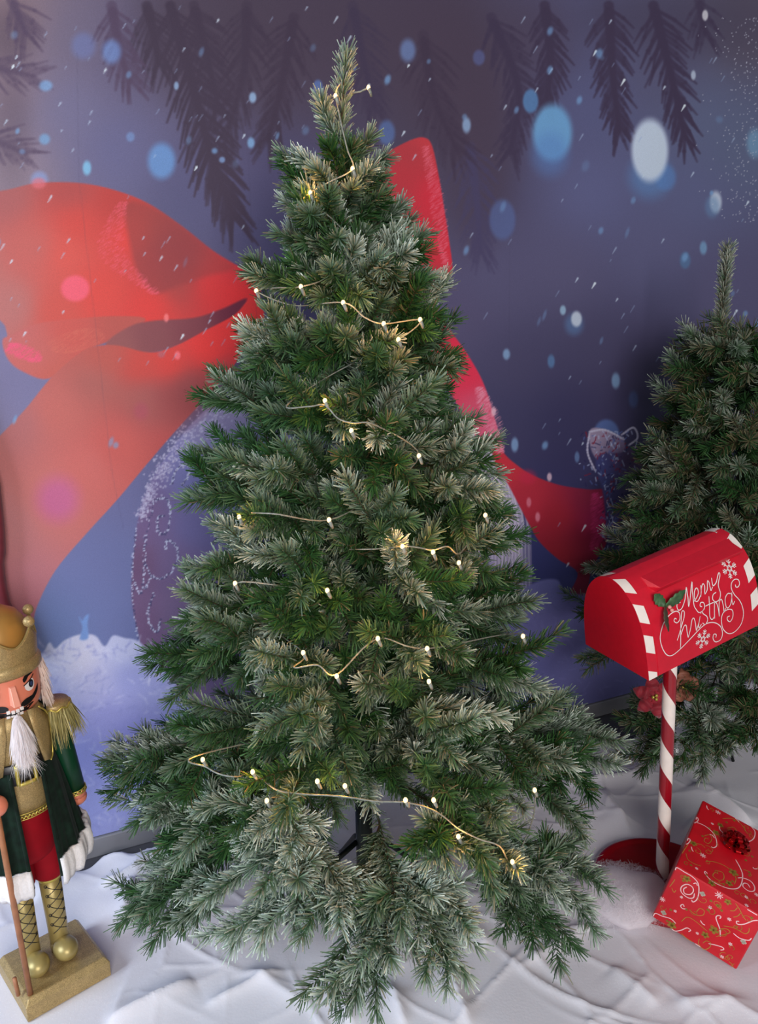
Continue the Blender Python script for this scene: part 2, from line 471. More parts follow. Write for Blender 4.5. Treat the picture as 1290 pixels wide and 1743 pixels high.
    for b in BOKEH_ON: spot(*b)
    # glinting dancer-like glass figure by the right tree
    poly([(1003, 735), (1015, 728), (1040, 735), (1058, 745), (1064, 762), (1050, 780), (1035, 790), (1018, 784), (1006, 765)], [(1020, 745, 150, 135, 160), (1050, 770, 110, 95, 130)], 1.5)
    poly([(1015, 780), (1060, 770), (1095, 760), (1090, 810), (1060, 850), (1050, 960), (1036, 955), (1028, 850)], [(1030, 800, 60, 66, 120), (1070, 790, 84, 60, 96), (1045, 930, 70, 60, 110)], 2)
    for k in range(300):
        y = 735 + 215 * rng.random() ** 1.3; x = 1040 + rng.normal(0, 22 if y < 830 else 9)
        c = [(170, 180, 215), (84, 100, 160), (40, 36, 80), (120, 30, 54)][rng.integers(0, 4)]
        stroke([(x, y), (x + rng.normal(0, 3), y + rng.normal(0, 4))], .9, c, .8, .7)
    for q in ([(1003, 738), (1000, 770), (1012, 800)], [(1003, 735), (1030, 732), (1062, 748)], [(1058, 740), (1078, 728), (1085, 745), (1070, 758)]): stroke(spline(q, 6), 1.5, (186, 182, 205), .8)
    # snow on the ground
    poly(SNOW_L, SNOW_LC, 2.)
    poly(SNOW_R, SNOW_RC, 2.5)
    poly([(134, 1050), (140, 1056), (144, 1050), (151, 1046), (149, 1062), (150, 1086), (136, 1088), (140, 1068)], (120, 150, 205), 2.)
    for k in range(420):
        x = rng.uniform(55, 300); y = 1100 + 330 * rng.random() ** 1.2; a = rng.normal(-.5, .9); l = rng.uniform(6, 22)
        up = y < 1190; c = (214, 214, 238) if rng.random() < .45 else (138, 142, 200)
        m = (x + math.cos(a) * l * .5 + rng.normal(0, 3), y + math.sin(a) * l * .5)
        stroke([(x, y), m, (x + math.cos(a) * l, y + math.sin(a) * l)], 1.5, c, .30 if up else .20, 1.8)
    for k in range(160):
        x = rng.uniform(880, 1060); y = rng.uniform(1010, 1190); a = rng.normal(-.4, .9); l = rng.uniform(5, 16)
        stroke([(x, y), (x + math.cos(a) * l, y + math.sin(a) * l)], 1.3, (126, 126, 182) if rng.random() < .5 else (96, 96, 150), .3, 1.6)
    # falling snow: short comet-like streaks
    for k in range(250):
        x = rng.uniform(-60, 1350); y = rng.uniform(5, 1000) if x > 430 else rng.uniform(5, 620)
        if 500 < x < 700 and y > 300: continue
        l = rng.uniform(3, 11); b = rng.random() ** 2
        c = np.array((150, 170, 205)) + b * np.array((80, 70, 40)); r = .9 + 1.3 * b
        stroke([(x - l * .6, y + l), (x, y)], [.5, r], c, .5 + .45 * b, .8)
    for k in range(60):
        x = rng.uniform(-40, 1330); y = rng.uniform(20, 760)
        if 380 < x < 780 and y > 300: continue
        spot(x, y, rng.uniform(2.5, 6), rng.uniform(4, 9), (120, 160, 205), rng.uniform(.25, .8), .6, .3)
    for k in range(260):
        x = 1290 - abs(rng.normal(0, 40)); y = rng.uniform(30, 380)
        spot(x, y, .9, .9, (190, 190, 205), .8, .5)
    # joints between the drops of wall paper
    for j in ([(411, 17), (428, 380), (446, 700)], [(868, 400), (866, 640)], [(131, 90), (134, 300), (190, 800), (210, 900)]): stroke(j, .8, (60, 54, 78), .13, .9)
    np.clip(C, 0, 255, out=C)
    # albedo of the inks: exposure of the print against the daylight in the room
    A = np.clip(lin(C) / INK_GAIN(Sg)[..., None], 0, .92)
    idx = np.arange(nz * ns).reshape(nz, ns)
    Fq = np.stack([idx[:-1, :-1], idx[:-1, 1:], idx[1:, 1:], idx[1:, :-1]], -1).reshape(-1, 4)
    o = mesh_np('wall_mural', P.reshape(-1, 3), Fq, M['print'], col=A.reshape(-1, 3))
    tag(o, 'printed wall mural of a red ribbon bow, bauble and falling snow on blue', 'mural')


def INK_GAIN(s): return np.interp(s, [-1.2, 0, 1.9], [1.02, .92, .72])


SKY = [(-80, 40, 158, 122, 124), (30, 40, 146, 114, 122), (20, 150, 140, 112, 126), (10, 280, 150, 124, 138), (120, 60, 112, 100, 132), (110, 180, 112, 108, 152), (200, 250, 100, 98, 148), (220, 90, 96, 84, 122), (330, 330, 86, 82, 128), (440, 420, 78, 72, 116),
       (300, 60, 84, 70, 92), (430, 60, 76, 62, 82), (560, 60, 76, 62, 84), (480, 300, 82, 74, 118), (640, 180, 74, 64, 94), (760, 120, 72, 58, 78), (820, 330, 76, 66, 98), (900, 120, 84, 78, 116), (990, 60, 84, 80, 120), (1000, 180, 88, 90, 138), (1010, 330, 94, 96, 146), (1130, 120, 88, 84, 120), (1200, 200, 92, 100, 138), (1270, 60, 90, 78, 96), (1280, 250, 90, 100, 134), (1180, 330, 92, 96, 142),
       (850, 480, 88, 82, 122), (960, 460, 90, 84, 124), (1120, 430, 92, 90, 134), (1240, 480, 86, 80, 120), (880, 620, 72, 66, 104), (1020, 600, 72, 66, 104), (1100, 640, 62, 52, 88), (870, 730, 62, 58, 100), (960, 720, 52, 48, 92), (1060, 700, 52, 46, 86), (980, 800, 48, 44, 90), (930, 880, 46, 46, 104), (920, 960, 50, 56, 122), (960, 990, 50, 54, 118),
       (780, 530, 84, 74, 112), (20, 680, 122, 116, 164), (0, 740, 128, 118, 160), (40, 650, 112, 106, 152), (230, 850, 100, 100, 154), (200, 960, 100, 106, 164), (150, 1000, 104, 112, 172), (110, 1060, 104, 126, 184), (210, 1060, 104, 112, 172), (400, 620, 86, 74, 118), (300, 760, 96, 92, 142), (560, 700, 96, 88, 130), (1200, 900, 46, 46, 96), (1350, 500, 84, 80, 118), (1350, 800, 50, 46, 90), (-120, 600, 130, 116, 150), (-120, 1000, 110, 110, 160)]
T1, T2, T3 = (66, 52, 72), (66, 54, 78), (84, 66, 92)
BOUGHS = [([(290, 10), (327, 141), (353, 242), (373, 302), (398, 372)], 72, 1., T1), ([(250, 10), (262, 60), (270, 110)], 60, .8, T1), ([(330, 10), (350, 90), (372, 180)], 60, .7, T1), ([(420, 10), (415, 120), (380, 250)], 60, .6, T1), ([(500, 30), (478, 151), (456, 240)], 52, .7, T1), ([(190, 10), (205, 90), (222, 140)], 50, .7, T3), ([(20, 0), (45, 60)], 50, .6, T3), ([(-30, 110), (60, 130)], 45, .45, T3), ([(-30, 230), (45, 262)], 45, .45, T3),
          ([(600, 10), (620, 110), (640, 190)], 50, .5, T2), ([(927, 10), (937, 100), (929, 178)], 46, .9, T2), ([(1036, 10), (1043, 126), (1054, 225)], 48, .9, T2), ([(1112, 10), (1144, 136), (1166, 236)], 50, .9, T2), ([(836, 30), (882, 151), (868, 262)], 46, .7, T2), ([(800, 250), (812, 350), (818, 430)], 48, .6, (74, 66, 98)), ([(1190, 0), (1200, 60)], 46, .6, T2), ([(720, 60), (740, 170), (780, 260)], 60, .5, T1)]
BOKEH = [(940, 226, 33, 48, (112, 164, 208), .95, .22), (936, 262, 30, 36, (92, 130, 190), .5, .5), (1106, 300, 34, 36, (96, 132, 182), .7, .5), (1132, 302, 18, 22, (92, 132, 190), .6, .3), (1106, 256, 31, 53, (196, 208, 226), 1., .18), (275, 274, 23, 30, (108, 150, 204), .9, .3), (190, 88, 16, 20, (118, 150, 210), .7, .4), (142, 78, 20, 22, (112, 130, 190), .5, .4), (694, 86, 13, 19, (112, 134, 182), .8, .4), (903, 172, 13, 20, (92, 138, 188), .8, .2), (658, 226, 14, 21, (92, 120, 176), .7, .3), (1218, 344, 10, 18, (196, 206, 222), .9, .35), (1212, 352, 12, 18, (104, 140, 180), .5, .4), (855, 374, 22, 34, (90, 106, 156), .7, .2), (541, 148, 8, 12, (96, 130, 196), .7, .3), (815, 98, 10, 13, (92, 100, 150), .7, .3), (794, 213, 7, 13, (150, 180, 216), .8, .4), (67, 306, 14, 14, (140, 160, 210), .7, .4), (148, 286, 7, 12, (130, 190, 225), .9, .4), (78, 146, 11, 9, (130, 170, 215), .8, .4), (76, 237, 9, 9, (120, 170, 215), .7, .4), (1285, 244, 14, 24, (120, 160, 190), .7, .4), (1166, 443, 9, 14, (88, 120, 160), .8, .3), (1197, 422, 6, 11, (120, 160, 196), .8, .4), (977, 552, 15, 18, (92, 126, 172), .6, .5), (981, 543, 9, 13, (190, 200, 216), .95, .3), (958, 528, 5, 8, (150, 180, 206), .9, .4), (1048, 648, 7, 13, (120, 150, 186), .9, .4), (862, 603, 6, 9, (130, 160, 196), .9, .4), (938, 615, 6, 11, (90, 126, 170), .8, .4), (876, 757, 6, 12, (126, 156, 196), .9, .4), (1032, 740, 22, 26, (84, 108, 164), .8, .15), (982, 778, 4, 9, (100, 126, 170), .8, .4), (1078, 680, 8, 14, (70, 90, 140), .6, .4), (1200, 26, 5, 9, (210, 206, 212), .9, .3), (1180, 128, 4, 8, (180, 190, 208), .9, .4), (222, 233, 7, 8, (120, 150, 200), .7, .4), (430, 166, 6, 9, (150, 180, 215), .9, .4), (427, 243, 6, 9, (130, 170, 212), .9, .4), (378, 272, 5, 5, (130, 160, 205), .8, .4), (300, 146, 4, 7, (150, 180, 215), .8, .4), (700, 250, 6, 10, (190, 196, 210), .8, .4)]
BAUBLE = [(226, 960), (236, 880), (262, 810), (310, 740), (370, 680), (440, 640), (560, 615), (680, 640), (770, 700), (840, 770), (880, 850), (888, 940), (880, 1050), (840, 1160), (700, 1230), (400, 1230), (262, 1160), (236, 1080), (224, 1020)]
BAUBLE_C = [(235, 960, 108, 78, 112), (245, 1060, 116, 88, 124), (250, 880, 112, 90, 132), (300, 960, 116, 98, 140), (330, 900, 110, 104, 154), (340, 820, 122, 122, 176), (400, 790, 132, 138, 192), (380, 720, 150, 138, 176), (440, 660, 160, 146, 176), (300, 1050, 124, 104, 142), (520, 650, 190, 170, 190), (560, 860, 90, 96, 156), (650, 650, 196, 172, 186), (690, 980, 96, 96, 160), (800, 780, 190, 178, 196), (860, 850, 184, 172, 198), (875, 930, 178, 166, 200), (860, 1000, 150, 140, 190), (560, 1100, 90, 90, 140)]
BAND = [(240, 880), (258, 830), (290, 780), (330, 735), (380, 690), (440, 655)]
BAUBLE_LINES = [([(232, 900), (226, 960), (226, 1020), (236, 1100)], 1.0), ([(262, 855), (246, 930), (246, 1000), (258, 980)], 1.0), ([(246, 910), (250, 965), (268, 985), (290, 975), (302, 950), (300, 930), (284, 920), (282, 935)], .9), ([(262, 852), (282, 848), (290, 870), (284, 905), (270, 905), (268, 882), (278, 878)], .9), ([(292, 825), (300, 800), (318, 790), (322, 805), (310, 825)], .9), ([(320, 775), (330, 785), (345, 780), (352, 770)], .9), ([(262, 1010), (252, 1040), (256, 1065), (268, 1075), (272, 1055)], .9), ([(285, 1080), (288, 1100), (280, 1110)], .8), ([(228, 990), (240, 1010), (246, 960)], .8)]
RED = (236, 62, 58)
LOOP_C = [(10, 330, 172, 92, 92), (120, 325, 178, 74, 72), (60, 420, 196, 96, 90), (20, 520, 184, 110, 106), (110, 430, 220, 84, 74), (130, 380, 214, 70, 62), (220, 400, 232, 66, 60), (170, 500, 222, 70, 62), (100, 530, 208, 80, 70), (200, 350, 190, 62, 58), (280, 400, 158, 66, 68), (330, 440, 150, 58, 64), (300, 480, 168, 66, 64), (360, 480, 224, 52, 54), (400, 490, 236, 50, 54), (400, 455, 190, 48, 58), (260, 520, 226, 60, 56), (-60, 450, 180, 110, 104)]
TAIL_C = [(30, 720, 178, 104, 104), (10, 900, 190, 120, 122), (30, 1000, 186, 116, 124), (90, 850, 200, 112, 106), (150, 800, 204, 104, 98), (100, 700, 196, 102, 94), (200, 760, 200, 90, 84), (160, 650, 176, 96, 90), (250, 680, 164, 84, 84), (320, 660, 150, 74, 76), (290, 620, 222, 62, 56), (350, 590, 234, 56, 54), (390, 570, 238, 56, 56), (400, 600, 210, 54, 60), (240, 625, 206, 70, 62), (180, 610, 190, 86, 76), (360, 680, 176, 70, 72), (300, 720, 190, 80, 78), (40, 1050, 176, 104, 114), (-80, 900, 180, 120, 120)]
RIBBON = [
    ([(-90, 330), (0, 325), (60, 312), (130, 311), (190, 322), (250, 345), (310, 385), (360, 425), (400, 450), (440, 470), (440, 505), (400, 518), (350, 545), (290, 553), (200, 552), (130, 575), (60, 620), (20, 610), (0, 545), (-90, 560)], LOOP_C, 1.2),
    ([(4, 580), (20, 570), (60, 552), (120, 543), (200, 538), (248, 544), (200, 575), (140, 600), (85, 644), (40, 633), (14, 612)], [(30, 600, 200, 96, 90), (60, 610, 196, 98, 92), (120, 565, 204, 84, 76), (200, 550, 186, 84, 76), (90, 640, 196, 92, 80), (20, 585, 190, 104, 104)], 1.5),
    ([(180, 585), (220, 556), (260, 546), (330, 541), (380, 525), (420, 508), (400, 540), (360, 560), (310, 585), (260, 600), (210, 600)], [(200, 590, 150, 84, 84), (260, 575, 136, 72, 78), (330, 560, 128, 62, 72), (400, 530, 110, 40, 62)], 2.),
    ([(430, 505), (400, 535), (350, 562), (300, 588), (255, 600), (200, 588), (160, 590), (130, 605), (86, 644), (40, 700), (-10, 752), (-90, 840), (-90, 1120), (20, 1110), (52, 1080), (62, 1035), (95, 970), (150, 905), (200, 850), (250, 790), (300, 732), (340, 688), (390, 632), (420, 590), (450, 540)], TAIL_C, 1.2),
    ([(600, 420), (625, 300), (650, 268), (668, 254), (700, 238), (720, 234), (734, 245), (745, 290), (755, 350), (763, 400), (770, 455), (764, 470), (742, 478), (715, 482), (680, 470), (640, 480)], [(690, 300, 190, 52, 62), (700, 260, 176, 56, 64), (725, 245, 206, 60, 68), (740, 330, 216, 44, 62), (700, 400, 210, 46, 60), (760, 440, 220, 44, 62), (745, 470, 178, 50, 60), (660, 330, 180, 54, 64), (650, 440, 180, 40, 56)], 1.1),
    ([(560, 520), (640, 500), (700, 515), (745, 535), (772, 570), (800, 610), (824, 655), (842, 712), (858, 772), (840, 770), (800, 730), (760, 660), (700, 600), (600, 560)], [(740, 545, 176, 60, 76), (700, 560, 214, 44, 66), (770, 600, 228, 42, 72), (800, 640, 226, 48, 78), (820, 690, 214, 84, 112), (845, 740, 222, 100, 132)], 1.1),
    ([(835, 745), (858, 772), (875, 788), (905, 808), (950, 825), (1000, 833), (1035, 836), (1045, 880), (1030, 930), (1008, 965), (996, 1015), (970, 1012), (983, 975), (950, 952), (918, 922), (898, 888), (878, 850), (862, 820), (845, 800)], [(865, 790, 200, 50, 64), (900, 850, 176, 42, 60), (950, 880, 150, 30, 46), (960, 940, 150, 34, 46), (1000, 850, 120, 30, 56), (985, 930, 120, 24, 48), (1020, 880, 150, 30, 84), (1020, 920, 140, 24, 66), (985, 1000, 110, 30, 56)], 1.1),
]
SHEEN = [(208, 345, 190, 430, 265, 500, 30, (240, 96, 120), .55), (724, 250, 745, 350, 758, 455, 16, (236, 110, 130), .6), (815, 660, 835, 710, 852, 770, 20, (236, 150, 172), .6), (1012, 840, 1022, 885, 1010, 935, 20, (190, 50, 110), .5), (25, 585, 40, 600, 60, 615, 36, (238, 84, 120), .5), (150, 560, 130, 580, 110, 600, 60, (214, 110, 90), .25)]
BOKEH_ON = [(128, 491, 24, 22, (246, 96, 120), .85, .2), (98, 850, 34, 36, (196, 96, 150), .75, .6), (302, 605, 5, 7, (250, 120, 130), .8, .4), (283, 541, 4, 7, (250, 130, 130), .8, .4), (66, 312, 12, 9, (222, 110, 120), .7, .4), (240, 700, 12, 14, (176, 74, 96), .5, .5), (898, 812, 14, 12, (200, 40, 76), .5, .5), (935, 812, 4, 7, (226, 190, 205), .8, .4), (840, 700, 4, 7, (240, 190, 205), .8, .4), (900, 855, 4, 8, (216, 130, 150), .7, .4), (915, 880, 4, 8, (216, 130, 150), .8, .4)]
SNOW_L = [(-90, 1118), (40, 1112), (62, 1106), (72, 1112), (84, 1094), (94, 1104), (110, 1090), (136, 1080), (162, 1082), (178, 1100), (192, 1082), (212, 1086), (236, 1092), (262, 1120), (330, 1200), (420, 1300), (420, 1480), (-90, 1560)]
SNOW_LC = [(60, 1120, 190, 196, 226), (110, 1110, 206, 206, 228), (140, 1120, 214, 208, 224), (210, 1110, 196, 198, 228), (160, 1160, 186, 184, 220), (80, 1180, 172, 176, 220), (220, 1150, 150, 154, 210), (180, 1220, 158, 158, 216), (140, 1290, 142, 148, 212), (220, 1260, 140, 140, 206), (170, 1360, 152, 158, 216), (250, 1340, 140, 146, 210), (200, 1410, 158, 162, 216), (350, 1300, 130, 136, 200), (-40, 1200, 170, 176, 220)]
SNOW_R = [(780, 1050), (840, 1030), (880, 1012), (905, 994), (930, 986), (950, 988), (960, 1006), (990, 1012), (1020, 1010), (1060, 1000), (1130, 990), (1250, 950), (1420, 900), (1420, 1150), (1000, 1260), (700, 1320)]
SNOW_RC = [(900, 1020, 118, 116, 172), (940, 1000, 108, 112, 172), (980, 1030, 104, 102, 160), (960, 1080, 102, 98, 152), (1000, 1130, 104, 104, 158), (1010, 1180, 98, 96, 146), (900, 1120, 100, 100, 156), (1200, 1000, 92, 90, 140), (1250, 1100, 84, 82, 124)]
build_mural()

# ------------------------------------------------------------------ white cloth on the floor
FLAT = [(-.783, 1.545, .15), (.755, 1.82, .19), (.88, 1.63, .17), (-.052, 1.76, .23), (1.165, 2.42, .08)]     # places where things press the cloth flat


def smooth_noise(x, y, seed, f):
    r = np.random.default_rng(seed); o = 0
    for k in range(7):
        a = r.uniform(0, 2 * np.pi); w = f * r.uniform(.6, 1.5)
        o = o + np.sin((x * math.cos(a) + y * math.sin(a)) * w + r.uniform(0, 6.28) + .8 * np.sin((x * math.sin(a) - y * math.cos(a)) * w * .6 + r.uniform(0, 6.28)))
    return o / 7


def cloth_z(x, y):
    """height of the crumpled cloth: soft swells plus sharp creases between tilted facets"""
    h = .012 + .006 * smooth_noise(x, y, 3, 7.)
    r = np.random.default_rng(21)
    for k in range(30):                                  # long folds
        cx, cy = r.uniform(-1.3, 1.7), r.uniform(.8, 2.6); a = r.uniform(0, np.pi); L = r.uniform(.12, .4)
        u = (x - cx) * math.cos(a) + (y - cy) * math.sin(a); v = -(x - cx) * math.sin(a) + (y - cy) * math.cos(a) + .25 * u * u / L
        h = h + r.uniform(.005, .012) * np.exp(-np.abs(v) / r.uniform(.005, .013)) * np.exp(-(u / L) ** 2)
    # facets
    pts = np.stack([r.uniform(-1.8, 2.3, 420), r.uniform(.5, 3.4, 420)], 1); g = r.normal(0, .085, (420, 2)); off = r.normal(0, .003, 420)
    wx = x + .03 * smooth_noise(x, y, 8, 16.); wy = y + .03 * smooth_noise(x, y, 9, 16.)
    b1 = np.full(x.shape, 9.); b2 = np.full(x.shape, 9.)
    for p in pts:
        d = (wx - p[0]) ** 2 + (wy - p[1]) ** 2; b2 = np.minimum(b2, np.maximum(d, b1)); b1 = np.minimum(b1, d)
    e = np.sqrt(b2) - np.sqrt(b1)
    h = h + 0.010 * np.exp(-e / .010) * (.5 + .5 * smooth_noise(x, y, 12, 5.)) + 0.035 * np.minimum(np.sqrt(b1), .16) * (.35 + .65 * smooth_noise(x, y, 14, 4.))
    for (x0, y0, x1, y1, a, w) in FOLDS:
        ex, ey = x1 - x0, y1 - y0; l2 = ex * ex + ey * ey
        t = np.clip(((x - x0) * ex + (y - y0) * ey) / l2, 0, 1)
        d = np.hypot(x - x0 - t * ex, y - y0 - t * ey)
        h = h + a * np.exp(-(d / w) ** 1.05) * (1 - (2 * t - 1) ** 4 * .8)
    h = np.maximum(h, .004)
    for (cx, cy, r0) in FLAT:
        d = np.hypot(x - cx, y - cy); k = np.clip((d - r0) / .10, 0, 1); k = k * k * (3 - 2 * k); h = .008 + (h - .008) * k
    return h


def f2(a, b, h, w): p, q = onz(*a, .03), onz(*b, .03); return (p[0], p[1], q[0], q[1], h, w)


FOLDS = [f2((225, 1490), (190, 1640), .040, .022), (-.62, 1.66, -.60, 1.40, .022, .018), f2((170, 1500), (300, 1450), .022, .018), f2((300, 1440), (150, 1460), .022, .022), f2((180, 1735), (330, 1660), .028, .028), f2((560, 1640), (600, 1740), .018, .02), f2((745, 1600), (800, 1740), .024, .018), f2((690, 1540), (820, 1510), .02, .022), f2((790, 1545), (830, 1600), .014, .012), f2((1040, 1640), (1120, 1700), .018, .025), f2((1010, 1340), (1080, 1420), .04, .05), f2((960, 1330), (1100, 1310), .022, .025), f2((1180, 1330), (1280, 1400), .045, .035), f2((1060, 1260), (1100, 1330), .03, .025), f2((1150, 1700), (1280, 1690), .018, .022), f2((420, 1640), (520, 1700), .012, .02), f2((640, 1600), (690, 1740), .022, .016), f2((350, 1700), (480, 1640), .014, .014), f2((880, 1640), (1010, 1560), .014, .016)]


def build_cloth():
    s = np.arange(-1.75, 2.45, .0068); t = np.arange(0, 2.25, .0068)
    Sg, Tg = np.meshgrid(s, t)
    edge = np.interp(Sg, [-1.75, -.95, -.80, -.70, -.5, .7, .86, .93, 1.02, 1.12, 1.3, 2.5], [.05, .05, .085, .07, .03, .05, .12, .22, .20, .07, .05, .05]) + .012 * np.sin(Sg * 23) + .008 * np.sin(Sg * 51 + 1)
    Te = edge + Tg * (1 + 0 * Sg)
    P = WO + WD * Sg[..., None] + WN * Te[..., None]
    h = cloth_z(P[..., 0], P[..., 1])
    roll = np.exp(-(Tg / .035)); h = h * (1 - .3 * roll) + .018 * np.exp(-((Tg - .05) / .04) ** 2) * (1 + np.sin(Sg * 17 + 2) * .7)
    h = np.where(Tg < .007, np.minimum(h, .006), h)
    P[..., 2] = h
    n0, n1 = Sg.shape; idx = np.arange(n0 * n1).reshape(n0, n1)
    Fq = np.stack([idx[:-1, :-1], idx[1:, :-1], idx[1:, 1:], idx[:-1, 1:]], -1).reshape(-1, 4)
    o = mesh_np('snow_cloth', P.reshape(-1, 3), Fq, M['cloth'], smooth=True)
    tag(o, 'crumpled white fleece cloth spread over the floor like snow', 'cloth')


build_cloth()

# ------------------------------------------------------------------ trees
GREEN_A, GREEN_B = lin((28, 70, 36)), lin((66, 108, 54))
FROST = lin((220, 231, 219)); BROWN = lin((120, 104, 76)); STEM_C = lin((74, 64, 50))


class Needles:
    def __init__(s): s.V, s.F, s.C, s.n = [], [], [], 0

    def push(s, V, Fq, C):
        s.V.append(V); s.F.append(Fq + s.n); s.C.append(C); s.n += len(V)

    def stem(s, P, r0, r1):
        k = len(P); n = 4; T = norm(np.gradient(P, axis=0)); U = norm(np.cross(T, [.13, .3, 1.])); N = np.cross(T, U)
        th = np.arange(n) * np.pi * 2 / n; r = np.linspace(r0, r1, k)[:, None, None]
        V = (P[:, None] + r * (np.cos(th)[None, :, None] * U[:, None] + np.sin(th)[None, :, None] * N[:, None])).reshape(-1, 3)
        i, j = np.meshgrid(np.arange(k - 1), np.arange(n), indexing='ij')
        Fq = np.stack([i * n + j, i * n + (j + 1) % n, (i + 1) * n + (j + 1) % n, (i + 1) * n + j], -1).reshape(-1, 4)
        s.push(V, Fq, np.broadcast_to(STEM_C, (len(V), 3)))

    def sprig(s, P, n, ln, frost, rng, brown=0., t0=0., close=.82, w=.00125, spread=55.):
        """n flat needles set round the axis P, opening forward; whitened towards their ends by frost"""
        k = len(P) - 1
        t = t0 + (1 - t0) * np.sort(rng.random(n)); i = np.minimum((t * k).astype(int), k - 1); fr = (t * k - i)[:, None]
        b = P[i] + (P[i + 1] - P[i]) * fr; T = norm(P[i + 1] - P[i])
        U = norm(np.cross(T, norm(rng.normal(0, 1, 3)))); N = np.cross(T, U)
        ph = rng.random(n) * 2 * np.pi
        a = np.radians(spread + rng.normal(0, 8, n)); a = np.where(t > close, a * (1 - .48 * (t - close) / (1 - close + 1e-6)), a)
        d = T * np.cos(a)[:, None] + (U * np.cos(ph)[:, None] + N * np.sin(ph)[:, None]) * np.sin(a)[:, None]
        L = (ln * (.75 + .4 * rng.random(n)))[:, None]
        m = b + d * L * .55; e = b + d * L + T * L * .10 + rng.normal(0, .0012, (n, 3))
        wv = norm(np.cross(d, norm(rng.normal(0, 1, (n, 3))))) * w
        V = np.stack([b - wv * .8, b + wv * .8, m - wv, m + wv, e - wv * .75, e + wv * .75], 1).reshape(-1, 3)
        base = np.arange(n)[:, None] * 6
        Fq = np.concatenate([base + np.array([0, 1, 3, 2]), base + np.array([2, 3, 5, 4])])
        g = GREEN_A + (GREEN_B - GREEN_A) * rng.random((n, 1)); g = g * (.62 + .5 * rng.random((n, 1)))
        br = (rng.random((n, 1)) < brown) * .75; g = g * (1 - br) + BROWN * br
        up = np.clip(d[:, 2], -.3, 1)
        f = np.clip(frost * (.25 + .9 * rng.random(n)) + .16 * up * (frost > .1) + .25 * frost * (t - .4), 0, .95)[:, None, None]
        fk = np.array([.06, .5, 1.])[None, :, None]
        C = g[:, None] * (1 - f * fk) + FROST * (f * fk)
        s.push(V, Fq, np.repeat(C, 2, axis=1).reshape(-1, 3))

    def build(s, name, parent):
        return mesh_np(name, np.concatenate(s.V), np.concatenate(s.F), M['needle'], parent, col=np.concatenate(s.C))


def bez(a, b, c, n=9):
    t = np.linspace(0, 1, n)[:, None]; return a * (1 - t) ** 2 + 2 * b * t * (1 - t) + c * t * t


def frost_pick(rng, hi):
    if hi > 1.5: return float(np.clip(rng.choice([.35, .7, 1.]) + rng.normal(0, .06), 0, 1))
    return float(np.clip(rng.choice([.03, .18, .48, .95], p=[.34, .32, .20, .14]) * hi + rng.normal(0, .06), 0, 1))


def one_branch(parent, Sp, Ep, rng, nt, tl, lift=.12, hi=1., brown=0., nn=245, ln=.0335, ends=None, from_t=.30):
    nd = Needles(); Sp = np.array(Sp, float); Ep = np.array(Ep, float); R = Ep - Sp; Ln = np.linalg.norm(R)
    P = bez(Sp, Sp + R * .5 + np.array([0, 0, lift * Ln]), Ep, 11)
    nd.stem(P, .0034, .0014)
    fb = frost_pick(rng, hi)
    nd.sprig(P[:-1], int(420 * Ln), ln * .85, fb * .4, rng, brown, t0=.10)
    T = norm(np.gradient(P, axis=0))
    # the tip that ends the branch
    e2 = P[-1] + T[-1] * tl * .55
    Q = bez(P[-3], P[-1], e2, 7); nd.sprig(Q, nn + 20, ln, frost_pick(rng, hi), rng, brown)
    if ends is not None:
        for k, e in enumerate(ends):
            e = np.array(e, float); st = P[min(len(P) - 1, 6 + (k * 5) // max(1, len(ends)))]
            mid = st + (e - st) * .5 + np.array([0, 0, .018 + .02 * rng.random()])
            Q = bez(st, mid, e, 10); l = np.linalg.norm(e - st); nd.stem(Q, .0022, .001)
            fe = frost_pick(rng, hi * 1.1); nd.sprig(Q, int(80 + 1500 * l), ln, fe, rng, brown, t0=.06, close=.9)
            for q, sg in ((.38, 1), (.6, -1), (.78, 1)):
                i = int(q * 9); Tq = norm(Q[i + 1] - Q[i]); sd = norm(np.cross(Tq, [0, 0, 1.])); dv = norm(Tq * .8 + sd * sg * rng.uniform(.4, .8) + np.array([0, 0, rng.uniform(0, .5)]))
                ls = min(.11, l * .42); Qs = np.array([Q[i] + dv * ls * z for z in np.linspace(0, 1, 5)]); nd.sprig(Qs, 130, ln * .95, float(np.clip(fe + rng.normal(0, .15), 0, 1)), rng, brown)
    else:
        for k in range(nt):
            t = from_t + (1 - from_t) * (k + .4 + .4 * rng.random()) / nt; i = min(int(t * 10), 9); p = P[i] + (P[i + 1] - P[i]) * (t * 10 - i)
            Tt = T[i]; Lh = norm(np.cross(Tt, [0, 0, 1.])); Up = np.cross(Lh, Tt)
            sg = 1 if k % 2 else -1; gam = math.radians(rng.uniform(-45, 90)); be = math.radians(rng.uniform(30, 74))
            d = Tt * math.cos(be) + (sg * Lh * math.cos(gam) + Up * math.sin(gam)) * math.sin(be)
            l = tl * (.72 + .5 * rng.random()) * (1.0 if t < .85 else .85)
            c = p + d * l * .5; e = p + d * l + np.array([0, 0, rng.uniform(-.03, .03)]) + Tt * .02
            Q = bez(p, c, e, 7); nd.stem(Q, .002, .001)
            nd.sprig(Q, int(nn * (.8 + .4 * rng.random())), ln, frost_pick(rng, hi), rng, brown if rng.random() < .6 else 0.)
    return nd.build('branch', parent)


